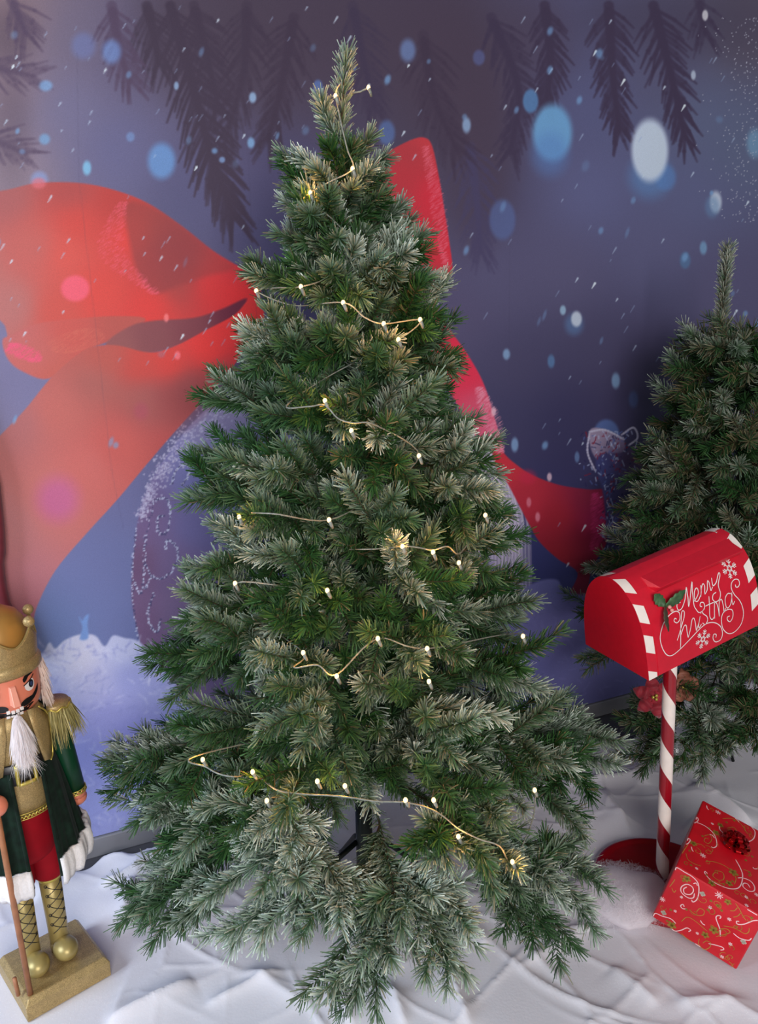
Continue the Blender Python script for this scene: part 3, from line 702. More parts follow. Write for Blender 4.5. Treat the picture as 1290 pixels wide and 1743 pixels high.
# outline of the tall tree in the photograph: y, left x, right x
OUT = [(215, 512, 640), (255, 470, 655), (300, 470, 672), (350, 468, 680), (395, 438, 742), (440, 400, 745), (475, 398, 738), (515, 388, 755), (560, 384, 772), (610, 380, 775), (645, 380, 806), (685, 345, 806), (725, 330, 818), (765, 336, 850), (805, 300, 878), (855, 310, 860), (900, 315, 886), (950, 300, 922), (1000, 268, 930), (1055, 268, 915), (1105, 236, 945), (1155, 238, 982), (1205, 250, 985), (1245, 240, 1036), (1295, 190, 1032), (1350, 188, 1002), (1400, 215, 965), (1450, 280, 985)]
TREE = np.array([-.052, 1.76, 0.])


def prof():
    z, l, r = [], [], []
    for y, a, b in OUT:
        p, q = at(a, y, TREE[1]), at(b, y, TREE[1]); z.append(.5 * (p[2] + q[2])); l.append(TREE[0] - p[0]); r.append(q[0] - TREE[0])
    o = np.argsort(z); return np.array(z)[o], np.array(l)[o], np.array(r)[o]


PZ, PL, PR = prof()


def radius(z, az):
    """az: 0 towards the camera, +90 deg to the right"""
    l, r = np.interp(z, PZ, PL), np.interp(z, PZ, PR); f = .5 * (l + r)
    s, c = math.sin(az), math.cos(az); side = r if s > 0 else l
    return abs(s) ** 2 * side + c * c * f


def wall_room(p): return float((np.array(p) - WO) @ WN)


def build_tree():
    rng = np.random.default_rng(11)
    root = empty('christmas_tree', TREE)
    tag(root, 'tall frosted green artificial tree with warm lights in the middle of the scene', 'tree')
    off = lambda p: np.array(p, float) - TREE
    tr = MB(); tr.tube([(0, 0, .06), (0, 0, 1.0), (-.004, 0, 1.80)], [.016, .015, .008], 12); tr.build('trunk', M['dark_metal'], root)
    st = MB(); st.tube([(0, 0, .03), (0, 0, .34)], .022, 14)
    st.build('stand_collar', M['dark_metal'], root)
    for a in (20, 110, 200, 290):
        c, s = math.cos(math.radians(a)), math.sin(math.radians(a)); l = MB()
        l.tube([(.02 * c, .02 * s, .20), (.08 * c, .08 * s, .16), (.20 * c, .20 * s, .035), (.22 * c, .22 * s, .018)], .007, 8); l.build('stand_leg', M['dark_metal'], root)
    # leader: the upright tip and its small neighbour
    nd = Needles()
    top = off(at(590, 92, TREE[1])); 
    Q = bez(np.array([-.004, 0, 1.70]), off(at(572, 200, TREE[1])), top, 12); nd.sprig(Q, 640, .032, .42, rng, 0.05, close=.93, spread=50, w=.0011); nd.stem(Q, .004, .002)
    a, b = off(at(578, 245, TREE[1] - .01)), off(at(547, 168, TREE[1] - .03)); Q = bez(a, (a + b) / 2 + np.array([-.012, 0, 0]), b, 8); nd.sprig(Q, 330, .030, .55, rng); nd.stem(Q, .003, .001)
    for px, py, dy in [(482, 278, .0), (485, 345, -.02), (498, 300, -.04), (515, 368, -.06), (652, 345, -.03), (648, 300, -.05), (470, 395, -.02), (540, 410, -.1), (620, 400, -.09), (680, 395, -.02), (520, 330, -.05), (600, 320, -.09), (650, 330, -.04), (560, 340, -.08), (490, 320, -.02), (540, 290, -.08), (630, 290, -.06), (575, 380, -.10), (630, 232, -.03), (512, 268, -.02), (478, 262, .0), (600, 250, -.05), (560, 250, -.06), (655, 268, -.03)]:
        a = off(at(582, max(330, py + 75), TREE[1] - .01)); b = off(at(px, py, TREE[1] + dy)); Q = bez(a, (a + b) / 2 + np.array([0, 0, .02]), b, 8); nd.sprig(Q, 300, .031, frost_pick(rng, 1.), rng, .1, t0=.15); nd.stem(Q, .003, .001)
    nd.build('leader', root)
    tiers = [(1.665, 4, .085), (1.575, 5, .10), (1.48, 6, .11), (1.385, 6, .115), (1.29, 7, .125), (1.195, 7, .13), (1.10, 8, .135), (1.005, 8, .14), (.91, 8, .14), (.815, 8, .145), (.715, 8, .15), (.60, 8, .15)]
    a0 = 0.
    for ti, (z, n, tl) in enumerate(tiers):
        a0 += 2.4
        for k in range(n):
            az = a0 + 2 * math.pi * k / n + rng.normal(0, .13); ze = z + rng.normal(0, .032)
            d = np.array([math.sin(az), -math.cos(az), 0])
            if z < 1.25 and math.degrees(math.acos(np.clip(-(d @ WN), -1, 1))) < 24: continue
            R = radius(ze, az) * rng.uniform(.90, 1.02) - tl * .55 - .022
            R = max(.05, R)
            while wall_room(TREE + d * (R + tl * .75)) < .05 and R > .08: R -= .02
            up = np.interp(z, [.45, .8, 1.2, 1.7], [-.10, .0, .22, .55])
            sz = ze - R * up + .02
            one_branch(root, (0, 0, sz), d * R + np.array([0, 0, ze]), rng, int(np.interp(z, [.5, 1.65], [14, 9])), tl, np.interp(z, [.5, 1.6], [.10, .02]), .88, .12 if d[0] > .3 else .03, nn=250, from_t=np.interp(z, [.6, 1.65], [.16, .06]))  # more brown on right-hand boughs: warm, dim light put into needle colour
    # lowest tier: sides and back by azimuth, the front boughs as they hang in the photograph
    for az in (70, 100, 128, 160, 200, 232, 258, 285, 304):
        az = math.radians(az); d = np.array([math.sin(az), -math.cos(az), 0]); R = radius(.47, az) - .15
        while wall_room(TREE + d * (R + .12)) < .05 and R > .1: R -= .02
        one_branch(root, (0, 0, .50), d * R + np.array([0, 0, .43 + rng.normal(0, .03)]), rng, 10, .15, .10, 1., .1, from_t=.38)
    for az in (-62, -30, 4, 34, 66):
        az = math.radians(az); d = np.array([math.sin(az), -math.cos(az), 0])
        one_branch(root, (0, 0, .56), d * .26 + np.array([0, 0, .50 + rng.normal(0, .03)]), rng, 11, .14, .08, 1., .04, from_t=.1)
    hand = [((672, 1520, 1.29), [(568, 1695, 1.19), (640, 1722, 1.16), (605, 1700, 1.17), (660, 1640, 1.2), (792, 1660, 1.21), (765, 1640, 1.21), (800, 1562, 1.27), (758, 1518, 1.33), (625, 1560, 1.27)]),
            ((475, 1470, 1.36), [(395, 1612, 1.33), (447, 1600, 1.3), (500, 1582, 1.28), (560, 1568, 1.28), (600, 1545, 1.28), (350, 1530, 1.42), (415, 1440, 1.4), (520, 1500, 1.28)]),
            ((320, 1500, 1.5), [(205, 1572, 1.5), (262, 1602, 1.45), (250, 1500, 1.56), (222, 1548, 1.5), (335, 1575, 1.42), (300, 1440, 1.6)]),
            ((905, 1490, 1.42), [(978, 1612, 1.38), (930, 1585, 1.37), (1014, 1492, 1.45), (1002, 1545, 1.4), (885, 1578, 1.35), (860, 1540, 1.38), (950, 1440, 1.5)]),
            ((790, 1425, 1.32), [(880, 1470, 1.33), (850, 1385, 1.38), (760, 1470, 1.28), (720, 1440, 1.28), (830, 1500, 1.33)]),
            ((440, 1380, 1.42), [(330, 1430, 1.5), (300, 1400, 1.55), (380, 1450, 1.42), (470, 1420, 1.36), (520, 1440, 1.34), (350, 1370, 1.5)])]
    hand += [((300, 1320, 1.66), [(192, 1287, 1.62), (190, 1348, 1.6), (232, 1402, 1.56), (212, 1318, 1.55), (250, 1262, 1.68), (285, 1390, 1.52)]),
             ((945, 1275, 1.72), [(1040, 1262, 1.72), (1032, 1302, 1.68), (1005, 1235, 1.76), (1003, 1335, 1.66), (955, 1350, 1.6)])]
    for k, (e, ends) in enumerate(hand):
        one_branch(root, (0, 0, .42 if k < 6 else .56), off(at(*e)), rng, 0, .14, .08, 1.8 if k in (0, 1) else 1.2, .04, ends=[off(at(*q)) for q in ends])
    return root


build_tree()


def build_back_tree():
    rng = np.random.default_rng(23)
    B = np.array([1.165, 2.42, 0.])
    root = empty('christmas_tree', B)
    tag(root, 'shorter dusty green artificial tree without lights behind the red mailbox', 'tree')
    out = [(540, 1180), (600, 1140), (680, 1120), (745, 1096), (800, 1062), (850, 1040), (900, 1030), (955, 1005), (1010, 985), (1110, 965), (1160, 1020), (1210, 1040), (1260, 1085)]
    z, r = [], []
    for y, x in out:
        p = at(x, y, B[1]); z.append(p[2]); r.append(B[0] - p[0])
    o = np.argsort(z); z = np.array(z)[o]; r = np.array(r)[o]
    MB().tube([(0, 0, .05), (0, 0, 1.5)], [.014, .007], 10).build('trunk', M['dark_metal'], root)
    for a in (10, 75, 120, 175):
        c, s = math.cos(math.radians(a)), math.sin(math.radians(a)); l = MB()
        l.tube([(.0, .0, .16), (.03 * c, .03 * s, .10), (.065 * c, .065 * s, .018)], .006, 8); l.build('stand_leg', M['dark_metal'], root)
    nd = Needles(); t = at(1239, 420, B[1]) - B; b = at(1228, 548, B[1]) - B
    Q = bez(b, (t + b) / 2 + np.array([-.004, 0, 0]), t, 10); nd.sprig(Q, 700, .030, .45, rng, .55, close=.97, spread=52, w=.0014); nd.stem(Q, .004, .002); nd.build('leader', root)
    a0 = 0
    for zt, n, tl in [(1.46, 6, .085), (1.37, 6, .09), (1.28, 7, .10), (1.19, 7, .11), (1.10, 8, .115), (1.0, 8, .12), (.90, 8, .13), (.79, 9, .13), (.68, 9, .14), (.56, 9, .14), (.42, 9, .14)]:
        a0 += 2.4
        for k in range(n):
            az = a0 + 2 * math.pi * k / n + rng.normal(0, .12); d = np.array([math.sin(az), -math.cos(az), 0]); ze = zt + rng.normal(0, .02)
            R = max(.04, np.interp(ze, z, r) * rng.uniform(.88, 1.02) - tl * .55 - .02)
            while wall_room(B + d * (R + tl * .8)) < .065 and R > .05: R -= .02
            up = np.interp(ze, [.4, .8, 1.5], [-.12, .05, .25])
            one_branch(root, (0, 0, ze - R * up), d * R + np.array([0, 0, ze]), rng, int(np.interp(ze, [.4, 1.4], [11, 8])), tl, .08, .5, .3 + .25 * rng.random(), nn=140, ln=.035, from_t=.14)  # tan needles; the brown also carries warm, dim light in the colour
    ob = lambda q: at(*q) - B
    for e, ends in [((1120, 1240, 2.22), [(1092, 1315, 2.15), (1108, 1280, 2.16), (1070, 1235, 2.25), (1135, 1300, 2.12), (1085, 1195, 2.3)]),
                    ((1190, 1230, 2.12), [(1195, 1322, 2.03), (1222, 1296, 2.05), (1160, 1290, 2.05), (1240, 1262, 2.08), (1215, 1230, 2.1), (1180, 1180, 2.2)]),
                    ((1270, 1200, 2.15), [(1262, 1255, 2.08), (1290, 1270, 2.05), (1310, 1230, 2.1), (1250, 1190, 2.1)])]:
        one_branch(root, (0, 0, .42), ob(e), rng, 0, .13, .05, .5, .25, ends=[ob(q) for q in ends], nn=140, ln=.034)
    return B


BACK = build_back_tree()

# ------------------------------------------------------------------ string of lights on the tall tree
BULBS = [(627, 149), (571, 163), (600, 287), (528, 328), (512, 488), (436, 495), (584, 515), (653, 551), (715, 544), (678, 578), (553, 682), (598, 733), (713, 776), (560, 885), (407, 880), (826, 877), (685, 930), (737, 940), (781, 958), (557, 1005), (400, 993), (643, 1087), (890, 1083), (727, 1104), (516, 1111), (573, 1151), (730, 1160), (430, 1314), (345, 1293), (540, 1330), (587, 1338), (454, 1363), (690, 1362), (738, 1362), (910, 1345), (780, 1424), (872, 1467)]


def on_cone(px, py, f):
    d = FWD + RGT * ((px - 645) / F_PX) - UPV * ((py - 871.5) / F_PX)
    ts = np.linspace(.8, 2.2, 700); P = EYE + d * ts[:, None]
    rr = np.hypot(P[:, 0] - TREE[0], P[:, 1] - TREE[1]); Rz = np.interp(P[:, 2], PZ, .5 * (PL + PR))
    i = np.argmax(rr < Rz * f + .012) if (rr < Rz * f + .012).any() else int(np.argmin(rr / (Rz + .01)))
    return P[i]


def build_lights():
    root = empty('string_lights', TREE)
    tag(root, 'string of warm white lights on pale cable wound round the tall tree', 'string lights')
    path = [(580, 140, .9), (572, 165, .9), (590, 250, .8), (600, 287, .9), (560, 310, .8), (528, 328, .92), (505, 352, .98), (545, 356, .9), (600, 420, .5), (560, 470, .6), (512, 488, .9), (470, 490, .8), (436, 495, .9), (500, 520, .6), (584, 515, .9), (620, 540, .93), (653, 551, .95), (715, 545, .93), (678, 578, .8), (560, 640, .5), (488, 690, .96), (525, 692, 1.), (553, 690, .99), (575, 712, 1.), (600, 720, 1.), (640, 724, .98), (713, 776, .8), (640, 840, .5), (560, 885, .85), (460, 874, .97), (407, 880, .93), (500, 930, .5), (620, 935, .75), (685, 930, .96), (712, 932, .99), (737, 936, .98), (762, 930, .99), (785, 940, .95), (826, 877, .88), (760, 1000, .5), (557, 1005, .8), (400, 993, .92), (450, 1060, .6), (516, 1111, .9), (500, 1136, .97), (540, 1132, .98), (573, 1148, .96), (643, 1087, .9), (727, 1104, .92), (890, 1083, .9), (800, 1200, .5), (500, 1250, .5), (330, 1288, 1.), (352, 1306, 1.), (375, 1318, 1.), (405, 1322, .98), (430, 1314, .92), (470, 1344, .98), (520, 1352, 1.), (560, 1354, 1.), (600, 1358, 1.), (640, 1364, 1.), (690, 1366, 1.), (730, 1376, 1.), (755, 1390, .99), (780, 1410, .98), (815, 1428, .98), (850, 1440, .98), (872, 1467, .95), (905, 1400, .9), (912, 1350, .9)]
    P = spline([on_cone(x, y, f * .985 if f > .955 else f * .86) for x, y, f in path], 6)
    MB().tube(P - TREE, .0015, 6).build('cable', M['cable'], root)
    for k, (px, py) in enumerate(BULBS):
        p = on_cone(px, py, 1.0) - TREE
        if k == 0: p = at(627, 149, TREE[1] - .03) - TREE
        dd = norm(p + TREE - EYE); b = MB()
        b.tube([p, p + np.array([.004, 0, -.010]), p + np.array([.006, .004, -.016])], [.0034, .0032, .0026], 8); b.build('socket', M['cable'], root)
        b = MB(); b.ball(p, (.0042, .0042, .0052), 10); b.build('bulb', M['bulb'], root)
        if k in GLOW:
            l = bpy.data.lights.new('bulb_glow', 'POINT'); l.energy = .17; l.color = (1, .40, .06); l.shadow_soft_size = .006
            o = bpy.data.objects.new('bulb_glow', l); COL.objects.link(o); o.parent = root; o.location = p + dd * .016
    c = MB(); a = at(600, 158, TREE[1] - .01) - TREE; e = at(627, 149, TREE[1] - .03) - TREE; c.tube([a, (a + e) / 2 + np.array([0, 0, -.003]), e], .002, 6); c.build('cable', M['cable'], root)


GLOW = set(range(len(BULBS)))
build_lights()

# ------------------------------------------------------------------ nutcracker (faces -Y in its own frame)
def fur(mb, roots, dirs, ln, rng, w=.0012, sag=.3):
    """fine tapering hairs"""
    for p, d in zip(roots, dirs):
        d = norm(d); l = ln * rng.uniform(.6, 1.15); s = norm(np.cross(d, rng.normal(0, 1, 3))) * w
        m = p + d * l * .5; e = p + d * l + np.array([0, 0, -sag * l * .5])
        mb.add([p - s, p + s, m + s * .8, m - s * .8, e + s * .15, e - s * .15], [(0, 1, 2, 3), (3, 2, 4, 5)], True)


def on_cyl(r, a, z, c=(0, 0)): return np.array([c[0] + r * math.sin(a), c[1] - r * math.cos(a), z])


def patch(mb, r_of_z, pts, off, c=(0, 0), n=10, thick=0):
    """a flat shape given as (angle, z) outline, laid on a turned surface of radius r_of_z"""
    P = [on_cyl(r_of_z(z) + off, a, z, c) for a, z in pts]
    cen = np.mean([np.array(q) for q in pts], 0); k = len(P); V = list(P)
    for f in (.5,):
        V += [on_cyl(r_of_z(cen[1] + (z - cen[1]) * f) + off, cen[0] + (a - cen[0]) * f, cen[1] + (z - cen[1]) * f, c) for a, z in pts]
    V.append(on_cyl(r_of_z(cen[1]) + off, cen[0], cen[1], c))
    F = [(i, (i + 1) % k, k + (i + 1) % k, k + i) for i in range(k)] + [(k + i, k + (i + 1) % k, 2 * k) for i in range(k)]
    return mb.add(V, F)


def build_nutcracker():
    rng = np.random.default_rng(4)
    root = empty('nutcracker', (-.783, 1.542, .0095), (0, 0, math.radians(43)))
    tag(root, 'nutcracker soldier figure with gold crown, green coat and staff on gold base', 'nutcracker')
    lean = math.radians(2.2)

    def up(o):                       # everything above the base leans a little
        o.matrix_local = Matrix.Translation((-.010, .012, .05)) @ Matrix.Rotation(-lean, 4, 'Y') @ Matrix.Translation((0, 0, -.05)) @ o.matrix_local
        return o
    b = MB(); b.sm = False
    b.lathe([(0, 0), (1, 0), (1, .036), (.90, .050), (0, .050)], 4, math.pi / 4, math.pi / 4 + 2 * math.pi, sx=.134, sy=.134)
    b.build('base', M['gold_glitter'], root, bevel=.002)
    # boots with lacing, shoes
    for sx in (-1, 1):
        x = sx * .033; g = MB()
        g.lathe([(.0, .05), (.0215, .05), (.0215, .09), (.0225, .15), (.0245, .255), (.0, .256)], 24, c=(x, 0, 0))
        leg = up(g.build('boot', M['gold_paint'], root))
        t = MB(); t.lathe([(.0246, .246), (.0262, .249), (.0262, .256), (.0246, .259)], 24, c=(x, 0, 0)); t.build('boot_trim', M['gold_trim'], leg)
        la = MB()
        rz = lambda z: float(np.interp(z, [.09, .15, .255], [.0222, .0230, .0252]))
        zs = [.238, .212, .186, .160, .134, .110]
        for i in range(5):
            for sg in (-1, 1):
                a0, a1 = sg * .75 * (1 if i % 2 == 0 else 1), -sg * .75
                P = [on_cyl(rz(zs[i] + (zs[i + 1] - zs[i]) * f), a0 + (a1 - a0) * f, zs[i] + (zs[i + 1] - zs[i]) * f, (x, 0)) for f in np.linspace(0, 1, 8)]
                la.tube(P, .0009, 5)
        for z in zs[:-1]:
            for sg in (-1, 1):
                c = on_cyl(rz(z), sg * .75, z, (x, 0)); a = sg * .75
                tx = np.array([math.cos(a), math.sin(a), 0]); 
                la.tube([c + tx * .0034 * math.cos(q) + np.array([0, 0, .0034 * math.sin(q)]) for q in np.linspace(0, 2 * np.pi, 12)], .0008, 5, False)
        la.build('lacing', M['black'], leg)
        s = MB(); s.ball((x, -.036, .073), (.0275, .034, .025), 20); s.ball((x, -.006, .066), (.0235, .030, .020), 18)
        up(s.build('shoe', M['gold_paint'], root))
    # trousers: one seat, two short legs
    t = MB()
    for sx in (-1, 1): t.lathe([(.0, .252), (.033, .250), (.041, .275), (.040, .33), (.036, .40), (0, .41)], 24, c=(sx * .034, 0, 0))
    t.lathe([(.0, .315), (.050, .318), (.066, .345), (.070, .40), (.071, .49), (.0, .49)], 32, sy=.86)
    up(t.build('trousers', M['red_cloth'], root, sub=1))
    # waistcoat panel, torso
    v = MB(); v.lathe([(.0, .462), (.0735, .462), (.0725, .50), (.071, .56), (.071, .62), (.074, .66), (.062, .70), (.0, .71)], 40)
    up(v.build('waistcoat', M['gold_glitter'], root))
    tr = MB()
    th = np.linspace(-.75, .75, 60)
    tr.tube([on_cyl(.0755, a, .463 + .0035 * math.sin(a * 60), (0, 0)) for a in th], .0018, 6); tr.tube([on_cyl(.0755, a, .457, (0, 0)) for a in th], .0012, 6); tr.tube([on_cyl(.0755, a, .470, (0, 0)) for a in th], .0011, 6)
    up(tr.build('waistcoat_trim', M['gold_trim'], root))
    # coat: bodice open at the front, full skirts with pleats
    c = MB(); o = .42
    pr = [(.0775, .672), (.0785, .65), (.0765, .60), (.076, .565)]
    c.lathe(pr, 50, o + .12, 2 * math.pi - o - .12)
    nA = 110; A = np.linspace(o, 2 * math.pi - o, nA)

    def open_at(a, r):               # keeps the two front edges upright, a hand's breadth apart
        e = math.asin(min(.031 / r, .9)); return e + (a - o) * (2 * math.pi - 2 * e) / (2 * math.pi - 2 * o)

    def skirt(a, z):
        fr = math.cos(a / 2) ** 2
        r = .0775 + .050 * z ** .85 * (1 - .55 * fr ** 2) + (.0045 * math.sin(a * 15 + .6) + .003 * math.sin(a * 31)) * z
        return r, .572 - .212 * z - .022 * z * fr

    V = []; zs = np.linspace(0, 1, 16)
    for z in zs:
        for a in A:
            r, zz = skirt(a, z); V.append(on_cyl(r, open_at(a, r), zz))
    c.add(V, [(i * nA + j, (i + 1) * nA + j, (i + 1) * nA + j + 1, i * nA + j + 1) for i in range(15) for j in range(nA - 1)])
    coat = up(c.build('coat', M['velvet'], root, solid=.004))
    f = MB(); V = []
    for q in np.linspace(0, 1, 7):
        for a in A:
            r0, zz = skirt(a, 1.0); r = r0 + .006 + .006 * math.sin(math.pi * q) - .002 * q
            V.append(on_cyl(r, open_at(a, r), zz + .014 - .064 * q))
    f.add(V, [(i * nA + j, (i + 1) * nA + j, (i + 1) * nA + j + 1, i * nA + j + 1) for i in range(6) for j in range(nA - 1)])
    f.build('fur_hem', M['felt'], coat, solid=.009)
    for sg in (-1, 1):
        e = MB(); e.tube([on_cyl(rr + .003, sg * math.asin(.031 / rr), zz - .004 * q) for q in np.linspace(0, 1.10, 13) for rr, zz in [skirt(o if sg > 0 else 2 * math.pi - o, q)]], [.0042] * 12 + [.0055], 8); e.build('coat_edge', M['velvet'], coat)
    # gold lapels with braid along their outer edge
    for sg in (-1, 1):
        l = MB(); pts = [(.30, .700), (.62, .695), (1.02, .66), (1.06, .61), (.98, .575), (.80, .562), (.56, .570), (.44, .61), (.34, .655)]
        patch(l, lambda z: float(np.interp(z, [.56, .66, .70], [.078, .0795, .074])), [(sg * a, z) for a, z in pts], .003)
        lp = up(l.build('lapel', M['gold_glitter'], root, solid=.003))
        e = MB(); e.tube([on_cyl(.0825, sg * a, z) for a, z in spline([(.62, .697), (1.03, .66), (1.08, .61), (1.0, .572), (.80, .560)], 8)], .0019, 6); e.build('lapel_braid', M['gold_trim'], lp)
    # belt and buckle
    bl = MB(); bl.lathe([(.0762, .540), (.079, .542), (.079, .588), (.0762, .590)], 40); blo = up(bl.build('belt', M['black'], root))
    k = MB(); w, h, t = .0185, .023, .0065
    R = .0815
    fr = [(-w, -h), (w, -h), (w, h), (-w, h)]
    for (x0, z0), (x1, z1) in zip(fr, fr[1:] + fr[:1]):
        P = [on_cyl(R, (x0 + (x1 - x0) * q) / R, .566 + z0 + (z1 - z0) * q) for q in np.linspace(0, 1, 7)]; k.tube(P, .0044, 8)
    k.build('buckle', M['gold_trim'], blo)
    # arms
    def arm(S, E, r0, r1):
        a = MB(); a.tube([S, (np.array(S) + E) / 2, E], [r0, (r0 + r1) / 2, r1], 20); a.ball(S, r0, 16); return up(a.build('arm', M['green_paint'], root))
    S1, E1 = np.array([.095, .0, .640]), np.array([.117, -.006, .437])
    a1 = arm(S1, E1, .0265, .0225)
    cu = MB(); d = norm(E1 - S1)
    th = np.linspace(0, 2 * np.pi, 60)
    for q, rr in ((0, .0016), (.009, .0012)):
        cu.tube([E1 - d * (q - .004) + .0235 * (math.cos(x) * np.array([1, 0, .087]) + math.sin(x) * np.array([0, 1., -.03])) for x in th], rr, 6, False)
    cu.tube([E1 - d * (.001 + .003 * math.sin(x * 14)) + .0236 * (math.cos(x) * np.array([1, 0, .087]) + math.sin(x) * np.array([0, 1., -.03])) for x in th], .0013, 6, False)
    cu.build('cuff_braid', M['gold_trim'], a1)
    h = MB(); h.tube([E1, E1 + d * .018], [.0215, .021], 18); h.ball(E1 + d * .020, (.0215, .0215, .0195), 18); up(h.build('hand', M['skin'], root))
    S2, M2, E2 = np.array([-.095, 0, .640]), np.array([-.118, -.006, .555]), np.array([-.074, -.110, .535])
    a2 = MB(); a2.tube(spline([S2, (S2 + M2) / 2, M2, (M2 + E2) / 2 + np.array([-.004, 0, 0]), E2 + (M2 - E2) * .25], 4), np.linspace(.0255, .0215, 17), 18); a2.ball(S2, .0255, 16); up(a2.build('arm', M['green_paint'], root))
    h = MB(); h.ball(E2, (.022, .0225, .022), 20); h.tube([E2 + (M2 - E2) * .3, E2], [.021, .0215], 16); up(h.build('hand', M['skin'], root))
    # epaulettes
    for sg in (-1, 1):
        e = MB(); c0 = np.array([sg * .099, 0, .657])
        e.lathe([(.0, .012), (.033, .012), (.036, .006), (.036, -.008), (.0, -.010)], 28, c=c0); ep = up(e.build('epaulette', M['gold_glitter'], root))
        q = MB(); q.tube([c0 + np.array([.0368 * math.sin(x), -.0368 * math.cos(x), .001 + .003 * math.sin(9 * x)]) for x in np.linspace(0, 2 * np.pi, 80)], .0022, 6, False)
        q.build('epaulette_braid', M['gold_trim'], ep)
        fr = MB(); n = 760; x = rng.uniform(0, 2 * np.pi, n)
        rts = np.stack([c0[0] + .0350 * np.sin(x), -.0350 * np.cos(x), np.full(n, .657)], 1) + rng.normal(0, .0012, (n, 3))
        ds = np.stack([.20 * np.sin(x), -.20 * np.cos(x), np.full(n, -1.)], 1) + rng.normal(0, .12, (n, 3))
        fur(fr, rts, ds, .078, rng, .0013, .1); fr.build('fringe', M['fringe'], ep)
    # head
    H = MB(); rh = lambda z: float(np.interp(z, [.690, .705, .73, .77, .80], [.066, .0735, .0765, .0765, .0755]))
    H.lathe([(0, .690), (.060, .690), (.068, .694)] + [(rh(z), z) for z in np.linspace(.70, .80, 12)] + [(0, .80)], 48)
    head = up(H.build('head', M['skin'], root))
    n = MB(); n.sm = False
    V = [(-.007, -.0745, .764), (.007, -.0745, .764), (.0085, -.0735, .722), (-.0085, -.0735, .722), (-.0055, -.0825, .762), (.0055, -.0825, .762), (.007, -.0965, .723), (-.007, -.0965, .723)]
    n.add(V, [(0, 1, 5, 4), (1, 2, 6, 5), (2, 3, 7, 6), (3, 0, 4, 7), (4, 5, 6, 7), (3, 2, 1, 0)], False); n.build('nose', M['nose'], head, bevel=.0012)
    for sg in (-1, 1):
        el = lambda cx, cz, rx, rz, m=20, cut=None: [(sg * (cx + rx * math.cos(q)) / .0765, (cz + rz * math.sin(q)) if cut is None else min(cz + rz * math.sin(q), cut + .35 * (cx + rx * math.cos(q) - cx))) for q in np.linspace(0, 2 * np.pi, m, endpoint=False)]
        e = MB(); patch(e, rh, el(.039, .752, .0135, .0140, 22, .7595), .0012); ey = e.build('eye', M['white'], head)
        e = MB(); patch(e, rh, el(.0425, .7525, .0068, .0085, 18), .0018); e.mi = 1; patch(e, rh, el(.0425, .7525, .0040, .0055, 14), .0022); e.build('iris', [M['black'], M['blue']], ey)
        e = MB(); e.tube([on_cyl(rh(z) + .001, sg * x / .0765, z) for x, z in spline([(.024, .7545), (.034, .758), (.045, .763), (.054, .769)], 5)], .0010, 6); e.build('eyelid', M['black'], ey)
        e = MB(); ex = [(.024, .763), (.0235, .769), (.028, .7745), (.036, .7775), (.046, .7765), (.053, .7735), (.044, .7735), (.037, .770), (.032, .7640), (.027, .7610)]; patch(e, rh, [(sg * x / .0765, z) for x, z in ex], .0014); e.build('eyebrow', M['black'], head)
        e = MB(); ex = spline([(.0125, .7145), (.015, .7205), (.024, .7255), (.034, .726), (.046, .7275), (.057, .733), (.0655, .743), (.062, .731), (.054, .722), (.043, .7150), (.030, .7105), (.018, .710)], 3, True); patch(e, rh, [(sg * x / .0765, z) for x, z in ex], .0014); e.build('moustache', M['black'], head)
    e = MB(); patch(e, rh, [(x / .0765, .703 + y) for x, y in [(-.040, .008), (-.02, .003), (0, .001), (.02, .003), (.040, .008), (.046, .006), (.03, -.006), (0, -.009), (-.03, -.006), (-.046, .006)]], .0012); mouth = e.build('mouth', M['black'], head)
    for k in range(4):
        e = MB(); x = (k - 1.5) * .0092; e.box(on_cyl(rh(.71) + .0005, x / .0765, .7055 + .5 * x * x / .04), (.0072, .004, .0078), Euler((0, 0, x / .0765)).to_matrix()); e.build('tooth', M['white'], mouth, bevel=.001)
    for k in range(4):
        e = MB(); x = (k - 1.5) * .0098; e.box(on_cyl(rh(.695) + .000, x / .0765, .6955), (.0076, .004, .007), Euler((0, 0, x / .0765)).to_matrix()); e.build('tooth', M['white'], mouth, bevel=.001)
    # hair and beard
    hr = MB(); n = 3600; x = rng.uniform(1.22, 2 * np.pi - 1.22, n); z = rng.uniform(.695, .785, n); hz = rng.random(n)
    rts = np.stack([(.076 + .012 * hz) * np.sin(x), -(.076 + .012 * hz) * np.cos(x), z], 1); ds = np.stack([.20 * np.sin(x), -.20 * np.cos(x), np.full(n, -1.)], 1) + rng.normal(0, .09, (n, 3))
    fur(hr, rts, ds, .046, rng, .0014, .1); hr.build('hair', M['hair_warm'], head)
    bc = MB(); bc.ball((0, -.078, .658), (.012, .012, .042), 18); bd = bc.build('beard', M['hair'], head)
    br = MB(); n = 2600; u = rng.normal(0, 1, (n, 3)); u = norm(u); u[:, 1] = -abs(u[:, 1])
    rts = np.array([0, -.078, .663]) + u * np.array([.0135, .012, .036]); ds = u * np.array([.20, .22, .15]) + np.array([0, -.10, -1.]) + rng.normal(0, .09, (n, 3))
    fur(br, rts, ds, .044, rng, .0012, .2)
    n = 160; rts = np.stack([rng.normal(0, .007, n), rng.normal(-.088, .004, n), rng.uniform(.605, .635, n)], 1); fur(br, rts, np.stack([rng.normal(.0, .35, n), rng.normal(-.1, .2, n), np.full(n, -1.)], 1), .055, rng, .0006, .1)
    br.build('beard_hair', M['hair'], bd)
